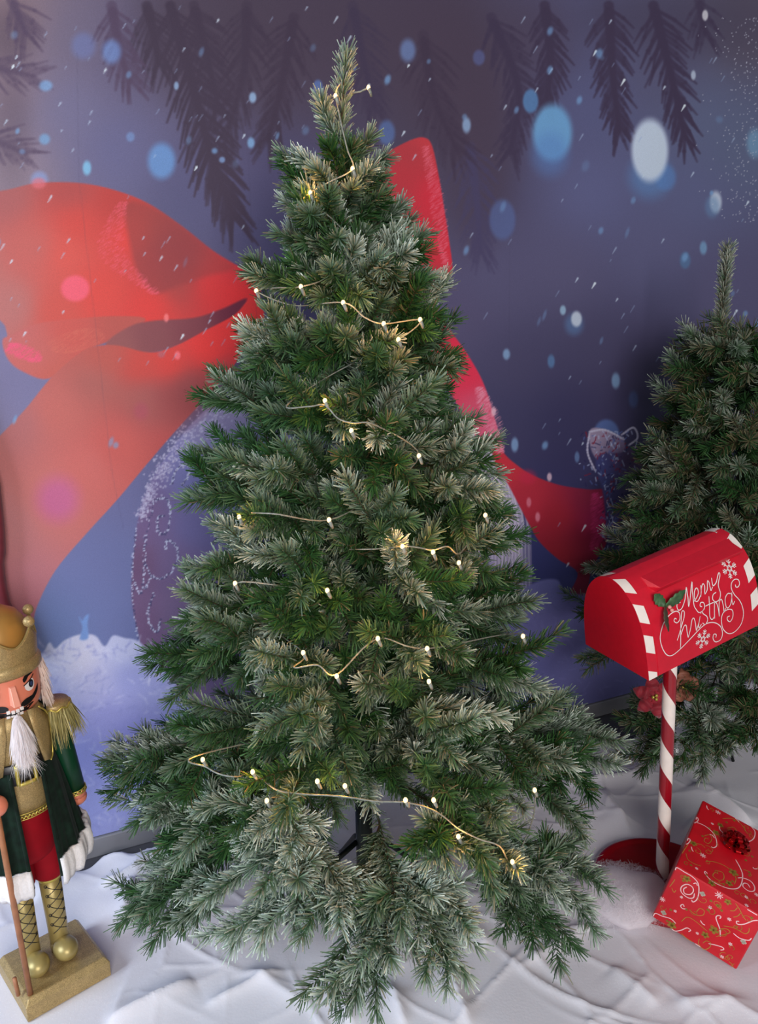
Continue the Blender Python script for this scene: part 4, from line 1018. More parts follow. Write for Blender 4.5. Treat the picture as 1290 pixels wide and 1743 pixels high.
    # crown
    cr = MB(); cr.lathe([(.074, .778), (.082, .778), (.0865, .785), (.0865, .797), (.081, .806), (.074, .806)], 48); brim = up(cr.build('crown_brim', M['gold_glitter'], root))
    cw = MB(); m = 120; V = []
    for i, q in enumerate(np.linspace(0, 1, 10)):
        for a in np.linspace(0, 2 * np.pi, m, endpoint=False):
            ph = (a * 6 / (2 * np.pi) + .30) % 1; tip = abs(2 * ph - 1) ** 1.6; ztop = .842 + .034 * tip
            z = .802 + (ztop - .802) * q; V.append(on_cyl(.0775 + .006 * (z - .80) / .07, a, z))
    cw.add(V, [(i * m + j, i * m + (j + 1) % m, (i + 1) * m + (j + 1) % m, (i + 1) * m + j) for i in range(9) for j in range(m)])
    crown = up(cw.build('crown', M['gold_glitter'], root, solid=.005))
    ed = MB(); P = [on_cyl(.0790 + .006 * (.042 + .034 * t) / .07, a, .843 + .034 * t) for a in np.linspace(0, 2 * np.pi, m) for t in [abs(2 * ((a * 6 / (2 * np.pi) + .30) % 1) - 1) ** 1.6]]
    ed.tube(P, .0016, 6, False); ed.build('crown_edge', M['gold_paint'], crown)
    for k in range(6):
        a = (k + .7) * 2 * math.pi / 6; g = MB(); g.ball(on_cyl(.0845, a, .886), .0118, 16); g.build('crown_ball', M['gold_glitter'], crown)
    dm = MB(); dm.lathe([(.072, .806), (.0735, .84), (.069, .875), (.052, .903), (.028, .917), (0, .921)], 40); dome = up(dm.build('crown_dome', M['gold_satin'], root))
    g = MB(); g.ball((0, 0, .932), .0125, 16); g.build('crown_ball', M['gold_glitter'], dome)
    # staff with its star
    sf = MB(); sf.tube([(-.068, -.087, .050), (-.073, -.1045, .39), (-.078, -.122, .735)], [.0062, .0062, .0055], 12); sfo = up(sf.build('staff', M['wood'], root))
    sr = MB(); sr.sm = False; c = np.array([-.078, -.124, .752]); V = []
    for k in range(10):
        a = math.pi / 2 + k * math.pi / 5; r = .040 if k % 2 == 0 else .017; V.append(c + np.array([r * math.cos(a), 0, r * math.sin(a)]))
    V += [c + np.array([0, -.008, 0]), c + np.array([0, .008, 0])]
    sr.add(V, [(k, (k + 1) % 10, 10) for k in range(10)] + [((k + 1) % 10, k, 11) for k in range(10)], False); sr.build('staff_star', M['hair_warm'], sfo)
    pg = MB(); pg.tube([(-.088, -.070, .052), (-.090, -.072, .10)], .0046, 10); up(pg.build('peg', M['wood'], root))


build_nutcracker()

# ------------------------------------------------------------------ red letter box on a candy striped post
PRZ = [0, .054, .114, .152, .183, .205, .222, .2295]; PRY = [.1085, .107, .1005, .0895, .074, .0545, .031, .004]
LETTERS=[
 [(-57.62,149.8),(-65.01,152.5),(-70.75,145.8),(-69.24,136),(-57.4,137.4),(-39.8,155.8),(-26.14,173.5),(-31.51,157.8),(-38.04,133.4),(-23.72,155.3),(-4.698,179.2),(-15.82,157.4),(-21.75,132.2),(-19.78,121.5),(-13.1,110.1),(-1.225,109.6),(7.186,117),(7.496,126.4),(-0.8453,129.5),(-5.091,123.4),(-0.02132,119.5)],
 [(-19.52,139),(-8.028,145),(1.061,154.2),(1.764,163),(-6.03,161.2),(-14.45,149.7),(-14.07,137.6),(-5.957,136.8),(5.608,146.5)],
 [(15.15,165),(9.8,153.8),(3.763,142.2),(12.35,157.6),(22.27,165.8),(25,160.7),(19.7,150.5),(17.74,143.1)],
 [(17.74,143.1),(27.39,150.3),(38.22,167.1),(40.96,162.7),(38.63,153.9),(38.33,145.2),(45.7,151.6)],
 [(53.22,169.5),(49.27,159.9),(48.93,153),(61.13,157.3),(73.36,168.9),(79.73,173),(79.24,167.1),(64.01,150.4),(63.83,130.1),(55.63,117.7),(43.03,116.5),(36.39,124.4),(41.15,134.1),(52,136.3)],
 [(-81.22,119.1),(-85.97,122.3),(-89.43,116.5),(-81.23,110.3),(-71.1,117.3),(-69.53,130.4),(-80.38,136.8),(-101.5,133.3),(-124.3,119.3),(-137.3,95.63),(-135.6,68.22),(-125.8,46.46),(-110.3,37.09),(-86.91,41.3),(-48.85,56.36),(-12.69,70.63),(11.61,73.44),(34.43,64.53),(49.93,47.17),(53.64,27.09),(46.02,14.27),(30.23,15.07),(22.41,26.91),(24.82,37.4),(33.17,34.02),(31.63,26.03)],
 [(-89.26,67.95),(-81.74,78.95),(-63.1,109.1),(-55,124.1),(-56.64,130.1),(-62.63,126.8),(-71.8,101.8),(-82.32,43.56)],
 [(-75.88,76.48),(-64.12,93.4),(-56.58,93.74),(-56.21,76.8),(-55.46,61.62)],
 [(-55.46,61.62),(-44.8,80.51),(-36.57,100.3),(-30.4,101.8),(-28.16,90.26),(-28.2,68.53)],
 [(-28.2,68.53),(-16.75,85.71),(-10.68,99.71),(-18.34,80.95),(-18.34,72.81),(-9.655,78.98)],
 [(-8.107,107.4),(-7.139,104.8)],
 [(6.188,112.7),(-2.254,108.6),(0.804,100.7),(9.563,91.32),(10.34,80.65),(1.45,73.25),(-6.024,80.28)],
 [(27.67,135),(22.45,114.1),(19.11,88.28),(24.26,77.57),(33.14,81.41)],
 [(9.792,117.3),(23.14,117.6),(37.19,117)],
 [(32.78,76.16),(35.97,100.9),(39.36,115.2),(44.88,112.4),(48.05,96.28),(48.38,76.47),(51.51,103.2),(55.52,113.8),(61.86,115.5),(64.64,100.9),(65.59,81.4),(71.52,90.11)],
 [(94.38,118.2),(85.14,121.4),(74.07,113.8),(72.7,96.45),(77.99,87.14),(88.65,93.21),(95.8,111.2),(96.62,120),(94.61,103.4),(95.96,89.14),(103.2,96.02)],
 [(115,133.4),(114.6,127.9),(121.6,125.6),(128.3,131),(127.6,140.9),(116.5,145.3),(104.7,140.4),(100.1,127.8),(104.7,112),(118,93.24),(125.7,72.33),(126.2,49.73),(116.2,27.64),(93.93,16.36),(72.78,20.67),(56.45,40.25),(53.5,64.01),(61.44,80.15),(79.2,83.08),(92.1,75.43),(91.56,60.43),(81.77,50.12),(73.33,56.35),(73.51,64.59),(81.73,64.71)],
]


def front(x, z, off=0.): return np.array([x, -float(np.interp(z, PRZ, PRY)) - off, z])


def ribbon(mb, P, w, nrm=None, proj=None, taper=True):
    """a flat stroke of half-width w along P (2-D), laid on a face by proj(u, v)"""
    P = np.asarray(P, float); T = norm(np.gradient(P, axis=0)); N = np.stack([-T[:, 1], T[:, 0]], 1)
    k = len(P); ww = np.full(k, w)
    if taper: ww[0] *= .6; ww[-1] *= .6
    A = [proj(*(p + n * q)) for p, n, q in zip(P, N, ww)]; B = [proj(*(p - n * q)) for p, n, q in zip(P, N, ww)]
    mb.add(A + B, [(i, i + 1, k + i + 1, k + i) for i in range(k - 1)], True)


def star(mb, u, v, r, proj, n=6, w=.10):
    for k in range(n):
        a = k * 2 * math.pi / n; d = np.array([math.cos(a), math.sin(a)]); q = np.array([-d[1], d[0]]); c = np.array([u, v])
        pts = [c - q * r * w, c + d * r * .8 - q * r * w * 1.1, c + d * r, c + d * r * .8 + q * r * w * 1.1, c + q * r * w]
        mb.add([proj(*p) for p in pts], [(0, 1, 2, 3, 4)], False)


def build_mailbox():
    root = empty('letter_box', (.755, 1.825, .0095))
    tag(root, 'red and white metal letter box with festive greeting on candy striped post', 'letter box')
    o0 = np.array([.755, 1.825, .0095])
    # round foot
    b = MB(); b.lathe([(0, .0), (.172, .0), (.178, .004), (.178, .012), (.172, .017), (.162, .0185), (.155, .014), (.145, .014), (.03, .022), (0, .024)], 64); b.build('foot', M['dark_red'], root)
    # post: helical bands
    R, zt = .0170, .735; bot, top = np.array([0, 0, .018]), np.array([.734, 1.815, .735]) - o0
    p = MB(); n = 28; m = 100; V = []; pitch = .150
    zs = -.02 + np.arange(m) * (pitch / 16 / .705); F = []; mi = []
    for i, z in enumerate(zs):
        for j in range(n + 1):
            a = 2 * math.pi * j / n; q = z - pitch * a / (2 * math.pi) / .705; f = min(max(q, 0), 1)
            c = bot + (top - bot) * f; V.append(c + np.array([R * math.sin(a), -R * math.cos(a), 0]))
    step = (zs[1] - zs[0]) * .705
    base = len(p.v); p.v += [tuple(v) for v in V]
    for i in range(m - 1):
        band = ((i + 6) // 8) % 2
        for j in range(n): p.f.append((i * (n + 1) + j, i * (n + 1) + j + 1, (i + 1) * (n + 1) + j + 1, (i + 1) * (n + 1) + j)); p.m.append(band); p.s.append(True)
    p.build('post', [M['dark_red'], M['white_metal']], root)
    e = Euler((math.radians(3.847), math.radians(-12.104), math.radians(24.841)))
    box = MB(); prof = [(-y, z) for y, z in zip(PRY, PRZ)] + [(y, z) for y, z in zip(PRY[::-1], PRZ[::-1])]
    prof = spline(prof, 3)
    k = len(prof); L = .183
    V = [(x, y, z) for x in (-L, L) for y, z in prof]
    box.add(V, [(i, i + 1, k + i + 1, k + i) for i in range(k - 1)])
    box.add(V, [(0, k, 2 * k - 1, k - 1)], False)
    box.add([v for v in V[:k]], [tuple(range(k))], False); box.add([v for v in V[k:]], [tuple(range(k - 1, -1, -1))], False)
    # white bars painted on both end bands, running over the arch
    pp = np.array(prof); sl = np.concatenate([[0], np.cumsum(np.hypot(*np.diff(pp, axis=0).T))]); tot = sl[-1]
    def skin(x, s, off=.0007):
        y, z = np.interp(s, sl, pp[:, 0]), np.interp(s, sl, pp[:, 1]); s2 = min(s + .002, tot); s1 = max(s - .002, 0)
        t = np.array([np.interp(s2, sl, pp[:, 0]) - np.interp(s1, sl, pp[:, 0]), np.interp(s2, sl, pp[:, 1]) - np.interp(s1, sl, pp[:, 1])]); t /= np.linalg.norm(t)
        return (x, y - t[1] * off, z + t[0] * off)
    box.mi = 1; box.sm = True
    for side in (-1, 1):
        x0, x1 = (-.1825, -.157) if side < 0 else (.157, .1825)
        for i in range(7):
            s0 = .0 + i * .0745 + (0 if side < 0 else .048); s1 = s0 + .044; sk = -.014 if side < 0 else .012
            if i == 0 and side < 0: s1 = .026
            if s0 > tot - .01: continue
            P = []
            for q in np.linspace(0, 1, 8): P.append((q, 0))
            A = [skin(x0, min(max(s0 + (s1 - s0) * q, 0), tot)) for q in np.linspace(0, 1, 9)]; B = [skin(x1, min(max(s0 + (s1 - s0) * q + sk, 0), tot)) for q in np.linspace(0, 1, 9)]
            box.add(A + B, [(j, j + 9, j + 10, j + 1) for j in range(8)])
    bo = box.build('box', [M['red_metal'], M['white_metal']], root)
    bo.location = np.array([.734, 1.815, .729]) - o0; bo.rotation_euler = e
    # door panel (slightly proud) and its hood
    d = MB(); zs = np.linspace(.002, .205, 16)
    for off in (.0012,):
        V = [front(x, z, off) for z in zs for x in (-.153, .153)]; V2 = [front(x, z, -.001) for z in zs for x in (-.153, .153)]
        n = len(zs); d.add(V, [(2 * i, 2 * i + 1, 2 * i + 3, 2 * i + 2) for i in range(n - 1)])
        for s in (0, 1): d.add(V + V2, [(2 * i + s, 2 * i + 2 + s, 2 * n + 2 * i + 2 + s, 2 * n + 2 * i + s) for i in range(n - 1)], False)
    dr = d.build('door', M['red_metal'], bo)
    h = MB(); h.sm = False; xa, xb = -.122, .166
    up, lo, un = np.array([-.036, .2205]), np.array([-.086, .2065]), np.array([-.074, .190])
    inn = np.array([-.058, .203])
    V = []
    for x, sh in ((xa, .0), (xa + .012, 1), (xb - .008, 1), (xb, .0)):
        l2 = lo if sh else inn; u2 = un if sh else inn + np.array([0, -.012])
        V += [(x, *up), (x, *l2), (x, *u2), (x, up[0] + .01, up[1] - .02)]
    F = []
    for i in range(3):
        for a, bq in ((0, 1), (1, 2), (2, 3)): F.append((4 * i + a, 4 * i + bq, 4 * i + 4 + bq, 4 * i + 4 + a))
    F += [(0, 3, 2, 1), (12, 13, 14, 15)]
    h.add(V, F, False); h.build('hood', M['red_metal'], bo, bevel=.0015)
    # greeting and snowflakes printed on the door
    t = MB(); pj = lambda u, v: front(u / 1000., v / 1000., .0020)
    for st in LETTERS: ribbon(t, spline(st, 6), 1.05, proj=pj)
    t.build('lettering', M['white'], dr)
    for cx, cz, rr in ((114, 172, 23), (-10, 39, 24)):
        f = MB()
        for k in range(6):
            a = k * math.pi / 3 + .12; dd = np.array([math.cos(a), math.sin(a)]); c0 = np.array([cx, cz])
            sc = pj
            ribbon(f, [c0 + dd * 3, c0 + dd * rr * .5, c0 + dd * rr], 1.1, proj=sc, taper=False)
            for q, l in ((.5, .30), (.72, .28)):
                for sg in (-1, 1):
                    e2 = np.array([math.cos(a + sg * .9), math.sin(a + sg * .9)]); ribbon(f, [c0 + dd * rr * q, c0 + dd * rr * q + e2 * rr * l], 1.0, proj=sc, taper=False)
            a2 = a + math.pi / 3; d2 = np.array([math.cos(a2), math.sin(a2)]); ribbon(f, [c0 + dd * rr * .30, c0 + d2 * rr * .30], 1.1, proj=sc, taper=False)
        f.build('snowflake', M['white'], dr)
    # holly sprig standing off the door
    hl = empty('holly_sprig'); hl.parent = bo
    ctr = front(-.108, .162, .010)
    def leaf(tip, w, m, curl):
        g = MB(); tip = np.array(tip); ax = tip - ctr; ln = np.linalg.norm(ax); T = ax / ln; N = norm(np.cross(T, [0, 1., 0])); Nn = np.cross(N, T)
        n = 25; A, B, Mid = [], [], []
        for i in range(n):
            q = i / (n - 1); wd = w * math.sin(math.pi * min(1, q * .97 + .03)) ** .7 * (1 + .30 * (abs(((q * 4) % 1) - .5) * 2 - .5)) + .0003
            c = ctr + T * ln * q + Nn * curl * math.sin(math.pi * q); Mid.append(c)
            A.append(c + N * wd - Nn * .002); B.append(c - N * wd - Nn * .002)
        g.add(A + Mid + B, [(i, n + i, n + i + 1, i + 1) for i in range(n - 1)] + [(n + i, 2 * n + i, 2 * n + i + 1, n + i + 1) for i in range(n - 1)])
        g.build('holly_leaf', m, hl, solid=.0012)
    leaf(front(-.128, .196, .022), .0125, M['holly'], .004); leaf(front(-.046, .180, .020), .0135, M['holly'], -.004); leaf(front(-.136, .120, .030), .0075, M['holly_dark'], .003)
    for q in ((-.100, .158), (-.097, .150)):
        g = MB(); g.ball(front(*q, .014), .0045, 12); g.build('berry', M['berry'], hl)


build_mailbox()

# ------------------------------------------------------------------ wrapped present leaning on the foot of the letter box
G_TW=[[(-104.6,37.6),(-95,44.9),(-73.8,49),(-52.8,40.3),(-41.3,22.5),(-35.5,-0.5),(-40.6,-15.2),(-45.8,-15.7)],[(-105.6,54.8),(-99.7,66.2),(-93.9,59.1),(-95.5,47),(-102.5,40.8)],[(-44.1,79.7),(-40.5,68.1),(-29.8,61.5),(-22.2,64.3)],[(-16.3,147.6),(-8.9,144.7),(-3.9,139.4)],[(25,156.3),(36.1,136.8),(37.8,108.2),(30.5,86),(20.2,75.5)],[(12.6,-12.6),(25.9,-30.9),(35.7,-51.9),(38.4,-83.4),(33.7,-106.9),(19.3,-123.1),(0.9,-130.8),(-16.1,-133),(-29.4,-129.3),(-40,-120.6),(-40.1,-114.2),(-34.4,-117.1)],[(27.9,-72.6),(38.6,-62),(55.4,-58.2),(65.7,-69.1),(66.9,-84.6),(56.2,-95),(43.4,-91.1),(42.7,-79.2),(50.4,-73.7),(57.8,-81.1)],[(-104.5,-58.9),(-95.4,-51.9),(-93.6,-35.8),(-102.5,-32.7),(-105.5,-43.1)],[(-86.3,-56.8),(-82,-66.5),(-78.1,-69.6)],[(-88.3,135.8),(-84.4,125.1),(-79.9,122.7)],[(52.2,-4.6),(56.4,-7.1),(63,-0.5)],[(-58.4,27.1),(-51.9,28.8),(-45.4,23.2)]]
G_TG=[[(-46.8,-81.3),(-29.6,-64.1),(-0.2,-56.9),(23,-73.2),(25.2,-100.7)],[(-21.7,-91.5),(-5.3,-84),(0.8,-103.6),(-9.1,-117.6),(-22.4,-113.8),(-20.3,-98.8),(-13.2,-96.1)],[(-68.3,9.5),(-58,25.1),(-50.2,13.4),(-53.7,-9.5),(-64.1,-10.5),(-64.4,3.7),(-56.9,6.5)],[(-42.9,117.3),(-21.8,139.3),(0.8,136.4),(21.2,111.3)],[(-26.4,87.7),(-13.3,106.3),(-3.4,96.1),(-11.1,78.1),(-22.5,81.5),(-17.6,91.7)],[(-82.3,-38.6),(-68.3,-29.1),(-57.1,-31.9)],[(-91.9,-90.4),(-82.6,-108.2),(-66.6,-110),(-52.3,-104.6)],[(-100.5,-99),(-97.5,-77.6),(-94.5,-55.8)],[(-30.7,-134.9),(-11.9,-128.9),(3.3,-130.5)],[(33.7,-32),(45.8,-28.7),(54.7,-37.4)]]
G_TS=[(-57.6,133,1),(-60.9,74.1,0.5),(-56.1,-64.4,1),(-59.1,-121,0.5),(55.3,-119.6,0.6),(60.1,-145.5,0.6),(74,-92,0.8)]
G_FW=[[(-104.8,74.4),(-97.7,83.7),(-79.5,90.5),(-61.1,88.8),(-44.5,74.4),(-34.8,50.9),(-32.8,31.3),(-37.7,20),(-41.6,23.8)],[(-42.6,44.3),(-40.7,31.8),(-50.5,23.5),(-67.3,27.2),(-72.2,40.9),(-64.7,56),(-52.4,57.4),(-46.5,48.1),(-49.5,35),(-60.4,29.4),(-66.2,38.8),(-62.2,49.2)],[(-42.1,-7.2),(-50.6,-12.6),(-56.6,-8.7),(-53.3,-1.2),(-49.1,-5.9)],[(42.8,-24.7),(34.9,-6.5),(18.4,14.8),(19.7,24.8),(25.4,26.2),(25.5,19.2)],[(-48.7,-62.3),(-63.2,-58.4),(-82,-65.6),(-96.9,-69.2),(-100.3,-81.4)],[(-54.8,-90),(-43.2,-85.3),(-32.7,-70.3),(-24.8,-55.9),(-15.9,-55.4),(-18.3,-63.1)],[(91.4,71.7),(83.2,62.7),(71.8,42.2),(60.9,32.6),(56.6,37.6),(61.2,41.7)],[(62,3.4),(77.4,1.2),(93.8,8.9),(97.2,19)],[(28.5,-61.4),(43.2,-53.4),(56.5,-48.6),(60.3,-52.4),(55.3,-58.9)],[(63.7,95.9),(74.2,93),(86,86)],[(-53.3,67.1),(-48.9,72.5),(-43.6,68.2)],[(-7.3,-14.9),(-0.5,-19.8),(5.8,-19.7)],[(5,-88.4),(11.4,-91.8),(17.2,-90.2)]]
G_FG=[[(7.7,-63.7),(11.7,-78.5),(26.4,-83.6),(33.9,-69.3),(31.8,-56.5),(22.2,-57.9),(18.4,-68.7)],[(35.2,-31.5),(48.2,-12.6),(55.5,1.1),(47,4.3),(35.8,-5.7),(36,-19.9)],[(-37.7,-5.2),(-19.1,-7.1),(-7.4,3),(-9.5,15.6),(-19.2,14.4),(-22,1.2)],[(-40.7,-47.8),(-34.7,-28),(-18,-24.3),(15.1,-31.4)],[(38.4,7.4),(58.9,18.4),(80.2,19.7),(86.4,28.8),(84.2,40.9)],[(38.1,81),(51.3,71.5),(62.6,60.4),(72,54.6)],[(45.7,73.6),(43.1,61),(35.8,54.6)],[(56,65.2),(53.5,52.5),(47.2,43.5)],[(-29.7,-78.8),(-17.7,-82.9),(-1.9,-83.5)],[(80.6,-73.9),(89.2,-76.9),(94,-83.4)],[(88.4,-81.4),(91.8,-70.8)],[(-94.4,22.6),(-92.2,38.7),(-91.1,50.3)],[(-89.3,23.2),(-81.4,15.4),(-79.3,24.3)]]
G_FS=[(-96.4,-20.8,0.9),(-61.7,-31.3,0.5),(-1.9,32.8,0.6),(2.9,76.2,1.2),(42.3,32.2,0.6),(-0.8,-52.9,0.5),(67,-28.1,0.6),(64.4,-73.6,0.6),(-62.9,14.8,0.5)]
G_FH=[(10.8,49,0.6),(-69.5,69.6,1),(24.3,72.7,0.9),(-35.8,78.1,1),(25.5,-18.5,1.2),(-55.2,-73.6,1.2),(14.8,-44.4,1),(65.9,-91.5,0.8)]
G_TH=[(-46.1,47.2,1),(-84.5,-40.8,1),(-42.6,86.3,0.9),(16.1,-62.7,1.3),(14,-107.5,1),(-19.6,-140.6,1),(-84.3,155.6,1)]
G_FB=[(-27.5,55.2),(-82,-54.4),(87.2,-2.5)]

GW = .203; GD = .304; GH = .171
GR = np.array([[0.80137, 0.55725, 0.21742], [-0.52675, 0.82966, -0.18494], [-0.28344, 0.03368, 0.95840]])
GO = np.array([.8370, 1.6793, .1305])


def build_present():
    root = empty('wrapped_present'); root.matrix_world = Matrix([[*GR[0], GO[0]], [*GR[1], GO[1]], [*GR[2], GO[2]], [0, 0, 0, 1]])
    tag(root, 'red wrapped present with swirl paper and foil bow tilted against the letter box', 'gift')
    top = lambda u, v: (u / 1000, v / 1000, GH / 2 + .0006); frt = lambda u, v: (u / 1000, -GD / 2 - .0006, v / 1000)
    clampT = lambda S: [(min(max(u, -99), 99), min(max(v, -149), 149)) for u, v in S]
    clampF = lambda S: [(min(max(u, -99), 99), min(max(v, -83), 83)) for u, v in S]
    p = MB(); p.mi = 0; p.box((0, 0, 0), (GW, GD, GH))
    for q, pj, cl in ((G_TW, top, clampT), (G_FW, frt, clampF)):
        p.mi = 1
        for s in q: ribbon(p, spline(cl(s), 6), 1.15, proj=pj)
    for q, pj, cl in ((G_TG, top, clampT), (G_FG, frt, clampF)):
        p.mi = 2
        for s in q: ribbon(p, spline(cl(s), 6), .9, proj=pj)
    rq = np.random.default_rng(31)
    for pj, um, vm in ((top, 90, 140), (frt, 90, 74)):
        for k in range(26 if vm > 100 else 15):
            u, v = rq.uniform(-um, um), rq.uniform(-vm, vm); a0 = rq.uniform(0, 6.28); sg = rq.choice([-1, 1]); r0 = rq.uniform(5, 13); p.mi = int(rq.choice([2, 2, 3]))
            ribbon(p, [(min(max(u + r0 * (1 - q * .85) * math.cos(a0 + sg * q * 6), -98), 98), min(max(v + r0 * (1 - q * .85) * math.sin(a0 + sg * q * 6), -vm - 8), vm + 8)) for q in np.linspace(0, 1, 18)], .65, proj=pj)
            p.mi = 1 if k % 2 else 3
            if k % 2 == 0: star(p, min(max(u * -1, -88), 88), v, 3.6, pj, 6, .25)
    p.mi = 1
    for q, pj in ((G_TS, top), (G_FS, frt)):
        for u, v, r in q: star(p, u, v, 8.5 * r, pj, 8 if r > .7 else 6, .09 if r > .7 else .2)
    p.mi = 3
    for q, pj, lim in ((G_TH, top, 149), (G_FH, frt, 83)):
        for u, v, r in q:
            if abs(v) < lim - 6 and abs(u) < 93: star(p, u, v, 9.5 * r, pj, 5, .28)
    p.mi = 4
    for u, v in G_FB:
        for k in range(4): star(p, min(max(u + 3.4 * math.cos(k * 1.6), -96), 96), v + 3.4 * math.sin(k * 1.6), 3.4, frt, 6, .5)
    # the same print carried on over the faces turned away
    rng = np.random.default_rng(2); rt = lambda u, v: (GW / 2 + .0006, u / 1000, v / 1000); lf = lambda u, v: (-GW / 2 - .0006, u / 1000, v / 1000)
    for pj in (rt, lf):
        for k in range(16):
            u, v = rng.uniform(-125, 125), rng.uniform(-62, 62); a0 = rng.uniform(0, 6.28); sg = rng.choice([-1, 1]); r0 = rng.uniform(8, 20)
            S = [(u + r0 * (1 - q * .8) * math.cos(a0 + sg * q * 5), v + r0 * (1 - q * .8) * math.sin(a0 + sg * q * 5)) for q in np.linspace(0, 1, 14)]
            p.mi = 1 + int(k % 2); ribbon(p, clampF(S) if False else [(min(max(x, -148), 148), min(max(y, -82), 82)) for x, y in S], 1.0, proj=pj)
            p.mi = 1; star(p, rng.uniform(-140, 140), rng.uniform(-72, 72), 5, pj, 6, .2)
    p.build('box', [M['paper_red'], M['ink_white'], M['ink_gold'], M['ink_olive'], M['ink_silver']], root, bevel=.004, seg=3)
    # star bow of folded foil loops
    w = MB(); c = np.array([.001, .037, GH / 2 + .001]); rng = np.random.default_rng(6)
    for ring, (n, el, ln) in enumerate([(9, .18, .036), (8, .55, .032), (6, .95, .026), (3, 1.35, .020)]):
        for k in range(n):
            a = 2 * math.pi * (k + .5 * ring) / n + rng.normal(0, .12); d = np.array([math.cos(a) * math.cos(el), math.sin(a) * math.cos(el), math.sin(el)]); sd = np.array([-math.sin(a), math.cos(a), 0]); upv = np.cross(d, sd)
            pts = []
            for q in np.linspace(0, 1, 13):
                f = math.sin(math.pi * q); r = ln * math.sin(math.pi * q * .5 + 0) if q < .5 else ln * math.sin(math.pi * q * .5)
                ang = q * 2 * math.pi; r = ln * (1 - math.cos(ang)) / 2; h = .008 * math.sin(ang)
                pts.append(c + d * r - upv * h + np.array([0, 0, .003 + .004 * ring]))
            wd = .0042 + .0016 * np.sin(np.linspace(0, np.pi, 13))
            A = [x + sd * q for x, q in zip(pts, wd)]; B = [x - sd * q for x, q in zip(pts, wd)]
            w.add(A + B, [(i, i + 1, 14 + i, 13 + i) for i in range(12)])
    w.build('bow', M['foil'], root)


build_present()

# ------------------------------------------------------------------ small things
def build_wool():
    rng = np.random.default_rng(9)
    c = np.array([*onz(1058, 1520, .04)[:2], .045]); root = empty('wool_tuft', c); tag(root, 'loose tuft of white polyester wool spilling over the red foot of the letter box', 'wool tuft')
    m = MB(); m.ball((0, 0, -.010), (.125, .105, .034), 48)
    V = np.array(m.v); k = 1 + .20 * smooth_noise(V[:, 0] + V[:, 2], V[:, 1], 5, 45.) + .10 * smooth_noise(V[:, 0], V[:, 1] + V[:, 2], 6, 110.); V = V * k[:, None]; V[:, 2] = np.maximum(V[:, 2], np.where(np.hypot(V[:, 0] + c[0] - .755, V[:, 1] + c[1] - 1.825) < .185, -.016, -.036)); m.v = [tuple(v) for v in V]
    m.build('core', M['wool'], root)
    f = MB(); f.sm = True
    for i in range(6500):
        u = norm(rng.normal(0, 1, 3)); u[2] = abs(u[2]); p = u * np.array([.125, .105, .034]) * (.9 + .3 * rng.random() ** 2) + np.array([0, 0, -.010])
        d = norm(np.cross(u, rng.normal(0, 1, 3))); l = rng.uniform(.010, .034); b = rng.normal(0, .4, 3)
        P = [p + d * l * (q - .5) + b * l * (q - .5) ** 2 for q in np.linspace(0, 1, 6)]
        s = norm(np.cross(d, u)) * .00015
        for q in P: q[2] = max(q[2], -.016 if math.hypot(q[0] + c[0] - .755, q[1] + c[1] - 1.825) < .185 else -.034)
        f.add([q - s for q in P] + [q + s for q in P], [(j, j + 1, 7 + j, 6 + j) for j in range(5)])
    f.build('fibres', M['wool'], root)


build_wool()


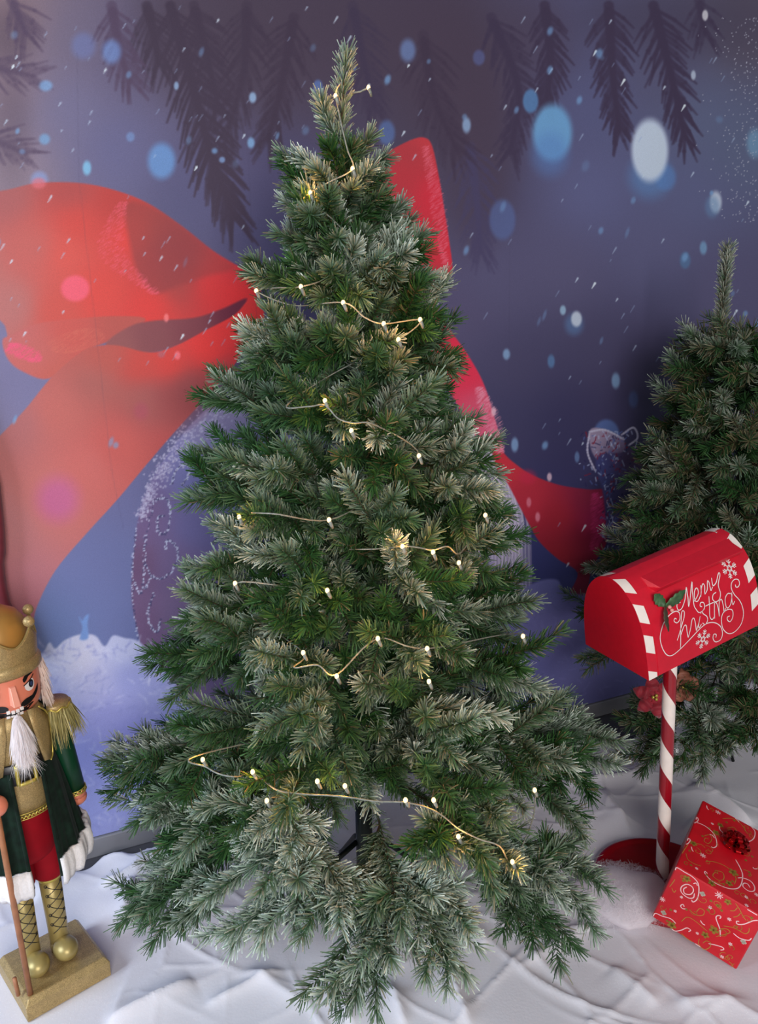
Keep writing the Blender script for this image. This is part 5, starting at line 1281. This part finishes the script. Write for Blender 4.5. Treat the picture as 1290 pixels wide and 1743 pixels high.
def petals(name, loc, face, n, ln, w, m, label, cat, bead=None):
    root = empty(name, loc); tag(root, label, cat); f = norm(face); a0 = norm(np.cross(f, [0, 0, 1.])); b0 = np.cross(a0, f)
    for k in range(n):
        a = 2 * math.pi * k / n + .3; d = a0 * math.cos(a) + b0 * math.sin(a); s = np.cross(f, d); g = MB(); q = np.linspace(0, 1, 15)
        wd = w * np.sin(np.pi * np.clip(q * .96 + .03, 0, 1)) ** .8 + .0004
        C = [d * ln * x + f * (.012 * math.sin(math.pi * x) + .004 * math.sin(x * 18)) for x in q]
        g.add([c + s * v for c, v in zip(C, wd)] + C + [c - s * v for c, v in zip(C, wd)], [(i, 15 + i, 16 + i, i + 1) for i in range(14)] + [(15 + i, 30 + i, 31 + i, 16 + i) for i in range(14)])
        g.build('petal', m, root, solid=.0012)
    if bead:
        for k in range(3): g = MB(); g.ball(f * .012 + a0 * .006 * math.cos(k * 2.1) + b0 * .006 * math.sin(k * 2.1), .005, 10); g.build('bead', bead, root)


petals('poinsettia', at(1114, 1186, 2.03), (-.2, -1, .3), 6, .062, .020, M['poinsettia'], 'dark red poinsettia with gold beads under the left end of the letter box', 'artificial flower', M['gold_trim'])
petals('poinsettia', at(1162, 1168, 2.16), (.1, -1, .2), 5, .055, .022, M['copper'], 'copper brown poinsettia just right of the striped post in the back tree', 'artificial flower', M['gold_trim'])
g = MB(); g.sm = False; c = at(1153, 1275, 2.05); g.ball((0, 0, 0), (.020, .016, .022), 8); g.ball((0, 0, .020), (.006, .006, .006), 8)
go = g.build('glass_ornament', M['glass'], loc=c); tag(go, 'small clear faceted ornament on low back tree branch beside the striped post', 'ornament')
# burgundy sheet standing at the left edge of the mural
d = MB(); n = 24; V = []  # thin wavy sheet of one dark red, just off the wall
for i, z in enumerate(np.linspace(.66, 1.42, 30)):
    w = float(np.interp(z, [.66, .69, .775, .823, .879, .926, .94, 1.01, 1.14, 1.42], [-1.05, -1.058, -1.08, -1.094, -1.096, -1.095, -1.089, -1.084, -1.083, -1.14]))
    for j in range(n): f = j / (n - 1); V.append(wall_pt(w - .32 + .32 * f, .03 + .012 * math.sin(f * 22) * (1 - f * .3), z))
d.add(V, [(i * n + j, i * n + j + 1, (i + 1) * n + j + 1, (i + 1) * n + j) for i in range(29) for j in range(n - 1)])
tag(d.build('burgundy_sheet', M['red_sheet'], solid=.004), 'burgundy sheet standing just off the mural behind the nutcracker crown', 'red_sheet')
